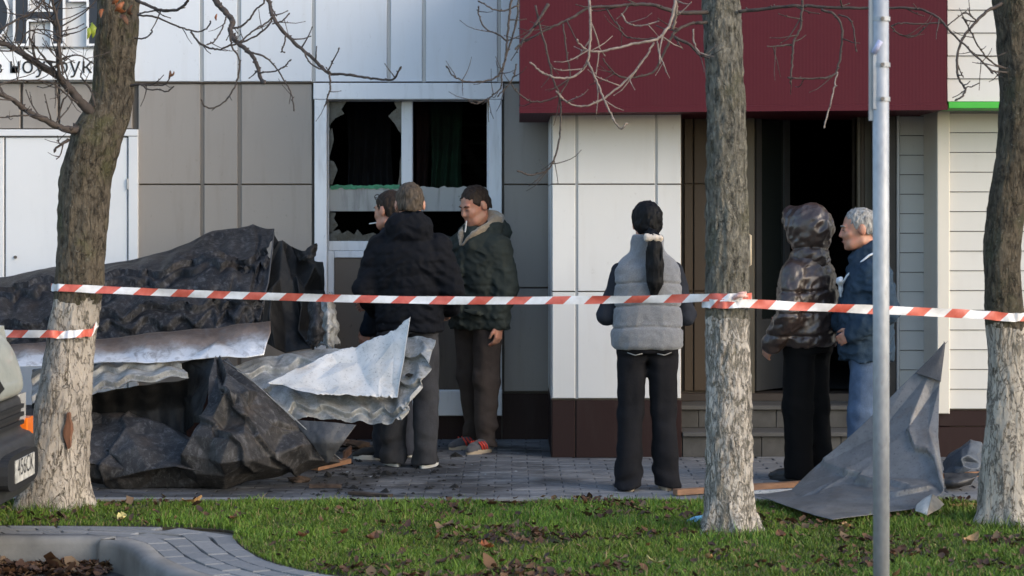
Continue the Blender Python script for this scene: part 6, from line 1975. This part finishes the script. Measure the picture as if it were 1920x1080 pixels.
def wrinkle(s, a=.005):
    def w(x, y, z):
        q = z + .5 * np.abs(x) - .3 * y                      # creases hang slanting from the shoulders
        rid = 1 - 2 * np.abs(noise3(x * 8 + s, y * 8, q * 15 + s))
        rid2 = 1 - 2 * np.abs(noise3(x * 19, y * 19 + s, q * 27 + s))
        return -(a * 1.1 * rid + a * .7 * rid2 + a * .45 * noise3(x * 55, y * 55, z * 55 + s))
    return w

# --- navy jacket, seen from behind
M_NAVYJ = cloth_mat('navy_jacket_cloth', (0.0052, 0.0060, 0.0090), .78, .3, 200, .0, .35, 5, .15)
M_GJEAN = cloth_mat('grey_jeans', (0.050, 0.050, 0.055), .9, .5, 260, .0, .5, 4, .15)
M_BLKSHOE = mat('black_shoe', (0.015, 0.015, 0.016), .5, 0, .2)
M_WSOLE = mat('white_sole', (0.62, 0.61, 0.58), .6)
arms = [((-.185, .015, 1.365), (-.272, .05, 1.10), (-.235, -.16, .98)), ((.185, .015, 1.365), (.272, .05, 1.10), (.235, -.16, .98))]
legs = std_legs(.092, .105, (.02, -.06))
r_, b_, T, M, c = person(put(768, 13.47), 176, 'person in a black-navy hooded jacket seen from behind, beside the green jacket person', 1.775, (8, 10), arms, legs, M_SKIN)
hair(r_, c, M, 1.07, M_HBROWN, hl=.062)
fd = Field((-.45, -.4, .80), (.45, .34, 1.66), .009)
fd.loft([.845, .90, 1.02, 1.16, 1.28, 1.36, 1.42, 1.49], [.205, .208, .205, .218, .222, .205, .155, .085], [.150, .150, .138, .150, .155, .135, .105, .085], None, [.012] * 8, .02, 2.4)
sleeves(fd, arms, (.080, .070, .055))
for a in range(7):      # hood lying on the back and round the neck
    q = rad(-20 + a * 220 / 6)
    pass
fd.cap((-.085, .03, 1.505), (.085, .03, 1.505), .055, None, .03)
fd.ell((0, .085, 1.49), (.135, .075, .10), .03); fd.cap((-.075, .08, 1.55), (.075, .08, 1.55), .030, None, .03)
fd.cap((-.085, -.03, 1.50), (-.05, -.09, 1.46), .035, None, .03); fd.cap((.085, -.03, 1.50), (.05, -.09, 1.46), .035, None, .03)
fd.ell((0, .10, 1.585), (.075, .03, .03), .02, 'sub')
def w(x, y, z):
    qd = .0045 * np.exp(-(((np.mod(z + .015 * np.sin(x * 6), .072)) - .036) / .010) ** 2) * (z < 1.42)
    return qd + .008 * np.exp(-((z - .895) / .006) ** 2) + wrinkle(2., .008)(x, y, z)
fd.warp(w)
fd.mesh('jacket', M_NAVYJ, r_)
trousers(r_, *legs, M_GJEAN, (.100, .080, .078), .035, .97, (.172, .128), .012, seed=3)
for q in (0, 1): shoe(r_, legs[2][q], (-12, 22)[q], M_BLKSHOE, M_WSOLE)

# --- person behind, smoking, face turned away to the left
M_DARKJ = cloth_mat('dark_jacket_cloth', (0.0075, 0.0105, 0.0175), .75, .3, 200, .0, .35, 5, .15)
M_DBLUE = cloth_mat('dark_blue_trousers', (0.028, 0.033, 0.048), .85, .3, 260, .1)
arms = [((-.178, .01, 1.36), (-.245, .02, 1.09), (-.17, -.20, 1.02)), ((.178, .01, 1.36), (.24, .06, 1.09), (.235, -.06, .86))]
legs = std_legs(.09, .10, (.03, -.03))
r_, b_, T, M, c = person(put(735, 13.95), -112, 'person in dark jacket with a cigarette, mostly hidden behind the navy jacket person', 1.735, (-18, 6), arms, legs, M_SKIN2)
r1_root, r1_T = r_, T
hair(r_, c, M, 1.07, M_HDARK, hl=.058, low=-.07)
brows(r_, T, M, 1.07, M_HDARK)
fd = Field((-.45, -.4, .78), (.45, .34, 1.62), .010)
fd.loft([.85, .95, 1.1, 1.26, 1.36, 1.43, 1.51], [.195, .195, .19, .205, .19, .14, .075], [.145, .145, .135, .145, .13, .095, .08], None, [.012] * 7, .02)
sleeves(fd, arms, (.082, .068, .054))
fd.cap((-.07, .03, 1.49), (.07, .03, 1.49), .045, None, .03)
fd.warp(wrinkle(7., .006)); fd.mesh('jacket', M_DARKJ, r_)
trousers(r_, *legs, M_DBLUE, (.096, .078, .072), .035, .97, (.165, .125), .008, seed=9)
for q in (0, 1): shoe(r_, legs[2][q], (-10, 12)[q], M_BLKSHOE, M_WSOLE)
M_CIG = mat('cigarette_paper', (0.78, 0.76, 0.72), .7)
def cigarette(root, T, a, b, label):
    Mx = Matrix.LocRotScale(root.location, root.rotation_euler, root.scale)
    p0, p1 = Mx @ Vector(T(*a)), Mx @ Vector(T(*b))
    mb = MB(); mb.tube([p0, p0.lerp(p1, .3), p0.lerp(p1, .95), p1], .0042, 8)
    tag(mb.build('cigarette', M_CIG, None, smooth=True), label, 'cigarette', 'cigarettes in mouths')
cigarette(r1_root, r1_T, (.004, -.094, -.064), (.02, -.158, -.066), 'white cigarette in the mouth of the half hidden person')
# sunglasses pushed up on the hair
Mx = Matrix.LocRotScale(r1_root.location, r1_root.rotation_euler, r1_root.scale)
mb = MB()
for q in (-1, 1):
    N = 12
    for k in range(N): pass
    mb.tube([Mx @ Vector(r1_T(q * .034 + .030 * math.cos(6.283 * k / 12), -.058 + .004 * math.cos(6.283 * k / 12), .088 + .018 * math.sin(6.283 * k / 12))) for k in range(13)], .003, 5)
    mb.tube([Mx @ Vector(r1_T(q * .064, -.056, .09)), Mx @ Vector(r1_T(q * .087, .0, .075)), Mx @ Vector(r1_T(q * .088, .03, .05))], .003, 5)
mb.tube([Mx @ Vector(r1_T(-.006, -.063, .09)), Mx @ Vector(r1_T(.006, -.063, .09))], .003, 5)
tag(mb.build('sunglasses', M_RUBBER, None, smooth=True), 'dark glasses pushed up on the hair of the half hidden smoker', 'glasses')

# --- green parka, facing left and towards the street, looking down
M_GREENJ = cloth_mat('dark_green_parka_cloth', (0.040, 0.047, 0.041), .85, .3, 180, .0, .35, 5, .15)
M_FUR = cloth_mat('beige_fleece', (0.33, 0.255, 0.175), .95, .35, 90, .5, .9)
M_BRTR = cloth_mat('brown_grey_trousers', (0.068, 0.053, 0.046), .9, .4, 240, .0, .5, 4, .15)
M_GRSHOE = cloth_mat('grey_shoe_mesh', (0.085, 0.085, 0.095), .8, .2, 200)
M_REDST = mat('red_shoe_stripe', (0.62, 0.055, 0.035), .5)
M_GUM = mat('gum_sole', (0.42, 0.34, 0.25), .7)
arms = [((-.178, .01, 1.36), (-.255, .0, 1.10), (-.20, -.20, 1.02)), ((.178, .01, 1.36), (.235, .03, 1.10), (.222, -.025, .845))]
legs = std_legs(.092, .11, (.06, -.05))
hnd = [None, ((.228, -.025, .845), (.0, -.10, -1), (-.9, -.2, 0), (-.2, -1, 0), 1.0, .55)]
r_, b_, T, M, c = person(put(897, 14.38), -46, 'person in a dark green parka with beige fleece hood, smoking and looking down', 1.775, (-5, 22), arms, legs, M_SKIN2, 1.05, (0.0, -.035, 1.628), hnd)
hair(r_, c, M, 1.05, M_HDARK, hl=.074, puff=-.001, front=-.045)
brows(r_, T, M, 1.05, M_HDARK)
fd = Field((-.45, -.4, .78), (.45, .34, 1.62), .009)
fd.loft([.82, .90, 1.05, 1.18, 1.29, 1.37, 1.43, 1.49], [.200, .205, .198, .205, .208, .19, .14, .09], [.152, .155, .142, .148, .152, .135, .11, .09], None, [.010] * 8, .02, 2.4)
sleeves(fd, arms, (.085, .070, .056), cut=.02)
fd.cap((-.10, .05, 1.47), (.10, .05, 1.47), .055, None, .03); fd.ell((0, .12, 1.46), (.165, .085, .105), .03)
fd.cap((-.135, .03, 1.46), (-.06, -.12, 1.36), .044, .034, .03); fd.cap((.135, .03, 1.46), (.06, -.12, 1.36), .044, .034, .03)
fd.cap((-.15, -.15, .93), (-.05, -.165, .93), .012, None, .02); fd.cap((.15, -.15, .93), (.05, -.165, .93), .012, None, .02)
fd.cap((0, -.165, .85), (0, -.15, 1.34), .008, None, .015)
fd.warp(lambda x, y, z: wrinkle(4., .010)(x, y, z) + .008 * np.exp(-((z - .875) / .006) ** 2) + .008 * np.exp(-((z - 1.10) / .006) ** 2) * (np.abs(x) < .2)); fd.mesh('jacket', M_GREENJ, r_)
fd = Field((-.25, -.25, 1.25), (.25, .25, 1.68), .008)
fd.cap((-.10, .07, 1.53), (.10, .07, 1.53), .045, None, .03); fd.cap((-.112, .06, 1.52), (-.075, -.075, 1.455), .034, .026, .03); fd.cap((.112, .06, 1.52), (.075, -.075, 1.455), .034, .026, .03)
fd.cap((-.062, -.10, 1.44), (-.012, -.150, 1.37), .022, .012, .02); fd.cap((.062, -.10, 1.44), (.012, -.150, 1.37), .022, .012, .02)
fd.ell((0, .10, 1.545), (.125, .065, .055), .02)
fd.warp(lambda x, y, z: .005 * noise3(x * 70, y * 70, z * 70) + .004 * noise3(x * 30, y * 30, z * 30)); fd.mesh('hood_lining', M_FUR, r_)
trousers(r_, *legs, M_BRTR, (.104, .088, .068), .07, .95, (.172, .130), .014, seed=5)
for q in (0, 1): shoe(r_, legs[2][q], (-14, 10)[q], M_GRSHOE, M_GUM, M_REDST)
cigarette(r_, T, (.004, -.096, -.062), (.004, -.135, -.125), 'white cigarette hanging from the mouth of the green parka person')

# --- grey vest, seen from behind, ponytail
def tweed(name, c0, c1):
    m = NT(name)
    co = m.co()
    a = m.noise(260, co, 2, .7); b = m.noise(6, co, 5)
    base = m.ramp(a, [(0.35, c0), (0.65, c1)])
    base = m.mix(m.ramp(b, [(0.3, 0.0), (0.8, .4)]), base, tuple(x * .7 for x in c0))
    m.set(Base_Color=base, Roughness=.9, Sheen_Weight=.3)
    m.bump(m.math('ADD', a, m.noise(30, co, 4)), .5, .005)
    return m.mat
M_VEST = tweed('grey_vest_tweed', (0.14, 0.143, 0.155), (0.27, 0.275, 0.285))
M_BLKSL = cloth_mat('black_knit', (0.030, 0.033, 0.042), .9, .3, 220, .0, .35, 5, .1)
M_BJEAN = cloth_mat('black_jeans', (0.0125, 0.0125, 0.015), .88, .35, 260, .0, .35, 5, .15)
M_CREAMP = mat('cream_scrunchie', (0.62, 0.52, 0.42), .8, 0, .2, 60, .6, 100)
arms = [((-.160, .01, 1.34), (-.245, -.02, 1.07), (.04, -.22, 1.10)), ((.160, .01, 1.34), (.245, -.02, 1.07), (-.04, -.22, 1.07))]
legs = std_legs(.088, .118, (0, .02))
r_, b_, T, M, c = person(put(1213, 12.36), 183, 'person in a grey quilted vest with a long black ponytail, seen from behind', 1.65, (5, 4), arms, legs, M_SKIN, 1.03, (0, -.01, 1.632))
hair(r_, c, M, 1.03, M_HBLACK, hl=.066, low=-.085, puff=.010)
fd = Field((-.12, 0, 1.05), (.12, .30, 1.68), .006)
px_t = [(-.01, .135, 1.575), (-.022, .175, 1.545), (-.024, .188, 1.48), (-.026, .194, 1.38), (-.024, .196, 1.28), (-.022, .194, 1.215)]
fd.chain(px_t, [.034, .034, .042, .050, .047, .022], .015, (1.0, .75, 1.0))
fd.warp(lambda x, y, z: .011 * noise3(x * 75, y * 75, z * 9) + .004 * noise3(x * 160, y * 160, z * 25)); fd.mesh('ponytail', M_HBLACK, r_)
fd = Field((-.12, .04, 1.46), (.12, .28, 1.64), .006)
fd.cap((-.052, .178, 1.545), (.012, .178, 1.550), .030, .030, .02, sq=(1, 1, .9))
fd.warp(lambda x, y, z: .006 * noise3(x * 60, y * 60, z * 60)); fd.mesh('scrunchie', M_CREAMP, r_)
fd = Field((-.42, -.38, .85), (.42, .30, 1.5), .010)
sleeves(fd, arms, (.060, .056, .044)); fd.warp(wrinkle(1., .005)); fd.mesh('sleeve', M_BLKSL, r_)
fd = Field((-.36, -.30, .82), (.36, .32, 1.64), .008)
fd.loft([.868, .885, .95, 1.04, 1.15, 1.27, 1.36, 1.415, 1.47], [.200, .214, .218, .208, .203, .204, .196, .160, .095], [.150, .160, .162, .150, .148, .150, .138, .112, .080], None, [.012] * 9, .02, 2.5)
fd.loft([1.43, 1.50, 1.545, 1.565], [.112, .102, .098, .092], [.098, .092, .09, .085], None, [.02, .022, .024, .026], .015, 2.1)
for q in (-1, 1): fd.ell((q * .275, -.01, 1.26), (.072, .11, .17), .012, 'sub')
seams = (1.005, 1.135, 1.275)
def w(x, y, z):
    o = 0
    for k, s_ in enumerate(seams):
        zz = z - s_ - .018 * np.cos(x * 7) * (1 if k < 3 else -.3) + .014
        o = o + .011 * np.exp(-(zz / .006) ** 2)
        o = o - .003 * np.exp(-((zz - .07) / .045) ** 2)
    return o + wrinkle(3., .0035)(x, y, z)
fd.warp(w); fd.mesh('vest', M_VEST, r_)
trousers(r_, *legs, M_BJEAN, (.102, .076, .086), .03, .96, (.180, .134), .013, seed=11)
for q in (-1, 1):
    mb = MB(); mb.tube([(q * .045, .150, .845), (q * .09, .152, .835), (q * .135, .128, .85)], [.003, .004, .003], 5)
    mb.build('pocket_stitch', M_GREYT, r_, local=True, smooth=True)
for q in (0, 1): shoe(r_, legs[2][q], (-6, 8)[q], mat('pale_shoe', (0.30, 0.27, 0.23), .7), M_GUM)

# --- brown glossy down coat with the hood up
m = NT('bronze_down_shell')
cc = m.co()
m.set(Base_Color=m.ramp(m.noise(5, cc, 3), [(0.3, (0.036, 0.024, 0.020)), (0.7, (0.050, 0.034, 0.028))]), Roughness=.36, Metallic=.0)
m.bsdf.inputs['Specular IOR Level'].default_value = .75
m.bump(m.noise(38, cc, 4, .6), .35, .008)
M_DOWN = m.mat
M_BLKTR = cloth_mat('black_trousers', (0.0060, 0.0060, 0.0065), .9, .3, 240, .0, .35, 5, .12)
arms = [((-.165, .01, 1.35), (-.245, .01, 1.08), (-.16, -.20, 1.05)), ((.165, .01, 1.35), (.255, .02, 1.08), (.235, -.12, .90))]
legs = std_legs(.088, .095, (.02, -.02))
r_, b_, T, M, c = person(put(1512, 12.8), -128, 'person in a shiny brown down jacket with the hood up, facing the old man', 1.60, (0, 6), arms, legs, M_SKIN, 1.03)
hair(r_, c, M, 1.03, M_HDARK)
def puff(seam, s):
    def w(x, y, z):
        o = 0
        for z0 in seam: o = o + .013 * np.exp(-((z - z0 - .02 * np.sin(x * 8 + y * 6 + s)) / .010) ** 2)
        q = z + .4 * x - .3 * y
        rid = (1 - np.abs(noise3(x * 13 + s, y * 13, q * 17)) * 2)
        rid2 = (1 - np.abs(noise3(x * 26, y * 26 + s, q * 30 + s)) * 2)
        return o - (.008 * rid + .0065 * rid2 + .0015 * noise3(x * 60, y * 60, z * 60))
    return w
fd = Field((-.46, -.42, .76), (.46, .38, 1.86), .009)
fd.loft([.885, .91, .98, 1.10, 1.24, 1.34, 1.42, 1.48], [.200, .215, .222, .222, .22, .20, .15, .11], [.155, .172, .178, .176, .178, .16, .13, .11], None, [.01] * 8, .025, 2.3)
sleeves(fd, arms, (.088, .080, .062))
fd.warp(puff((.97, 1.12, 1.26), 2.))
fd.mesh('jacket', M_DOWN, r_)
fd = Field((-.28, -.32, 1.34), (.28, .34, 1.90), .008)
fd.ell((0, .020, 1.655), (.135, .170, .140), .03); fd.cap((0, .02, 1.56), (0, .03, 1.46), .110, .125, .05)
fd.cap((0, -.10, 1.735), (0, .04, 1.725), .062, .075, .06)
fd.ell((0, -.16, 1.63), (.085, .13, .115), .015, 'sub')
fd.warp(puff((1.53,), 5.)); fd.mesh('hood', M_DOWN, r_)
trousers(r_, *legs, M_BLKTR, (.108, .096, .090), .03, .95, (.172, .128), .007, seed=14)
for q in (0, 1): shoe(r_, legs[2][q], (-8, 8)[q], M_BLKSHOE, M_RUBBER)

# --- older man in blue, profile
M_BLUEJ = cloth_mat('blue_jacket_cloth', (0.034, 0.058, 0.090), .85, .35, 180, .0, .4, 5, .15)
M_JEANL = cloth_mat('light_blue_jeans', (0.095, 0.140, 0.225), .9, .5, 240, .0, .5, 4, .15)
arms = [((-.165, .02, 1.35), (-.235, .06, 1.10), (-.17, -.17, 1.02)), ((.165, .03, 1.35), (.23, .10, 1.10), (.18, -.10, .98))]
legs = std_legs(.09, .10, (.03, -.08))
r_, b_, T, M, c = person(put(1624, 12.55), -92, 'older person with silver hair in a blue jacket, in profile beside the steel post', 1.622, (0, 6), arms, legs, M_SKIN2, 1.10, (0, -.05, 1.625))
hair(r_, c, M, 1.10, M_HGREY, hl=.078, low=-.05, puff=-.003, front=-.045)
brows(r_, T, M, 1.10, M_HGREY)
fd = Field((-.42, -.42, .70), (.42, .36, 1.62), .009)
fd.loft([.80, .86, 1.0, 1.15, 1.27, 1.36, 1.43, 1.49], [.195, .20, .20, .205, .205, .185, .13, .085], [.160, .168, .165, .162, .155, .135, .105, .085], None, [.0, .0, -.004, .0, .012, .016, .018, .014], .02, 2.4)
sleeves(fd, arms, (.086, .072, .054))
fd.cap((-.06, .045, 1.50), (.06, .045, 1.50), .045, None, .03); fd.cap((-.075, .02, 1.49), (-.03, -.08, 1.44), .03, None, .02); fd.cap((.075, .02, 1.49), (.03, -.08, 1.44), .03, None, .02)
fd.warp(wrinkle(6., .010)); fd.mesh('jacket', M_BLUEJ, r_)
trousers(r_, *legs, M_JEANL, (.100, .086, .080), .035, .95, (.168, .128), .010, seed=17)
for q in (0, 1): shoe(r_, legs[2][q], (-6, 8)[q], M_BLKSHOE, M_WSOLE)
M_STRAPW = mat('white_strap', (0.62, 0.66, 0.70), .7)
mb = MB()
mb.tube([(.09, .10, 1.49), (.125, .06, 1.488), (.140, .0, 1.462), (.125, -.07, 1.40), (.10, -.135, 1.33), (.08, -.165, 1.27)], [.006, .007, .007, .007, .007, .006], 6)
mb.build('strap', M_STRAPW, r_, local=True, smooth=True)
fd = Field((-.1, -.32, 1.15), (.22, .0, 1.42), .007)
fd.ell((.07, -.175, 1.30), (.045, .022, .03), .01); fd.cap((.06, -.17, 1.27), (.05, -.165, 1.20), .018, .008, .01)
fd.warp(lambda x, y, z: .006 * noise3(x * 50, y * 50, z * 50)); fd.mesh('scarf_end', M_STRAPW, r_)
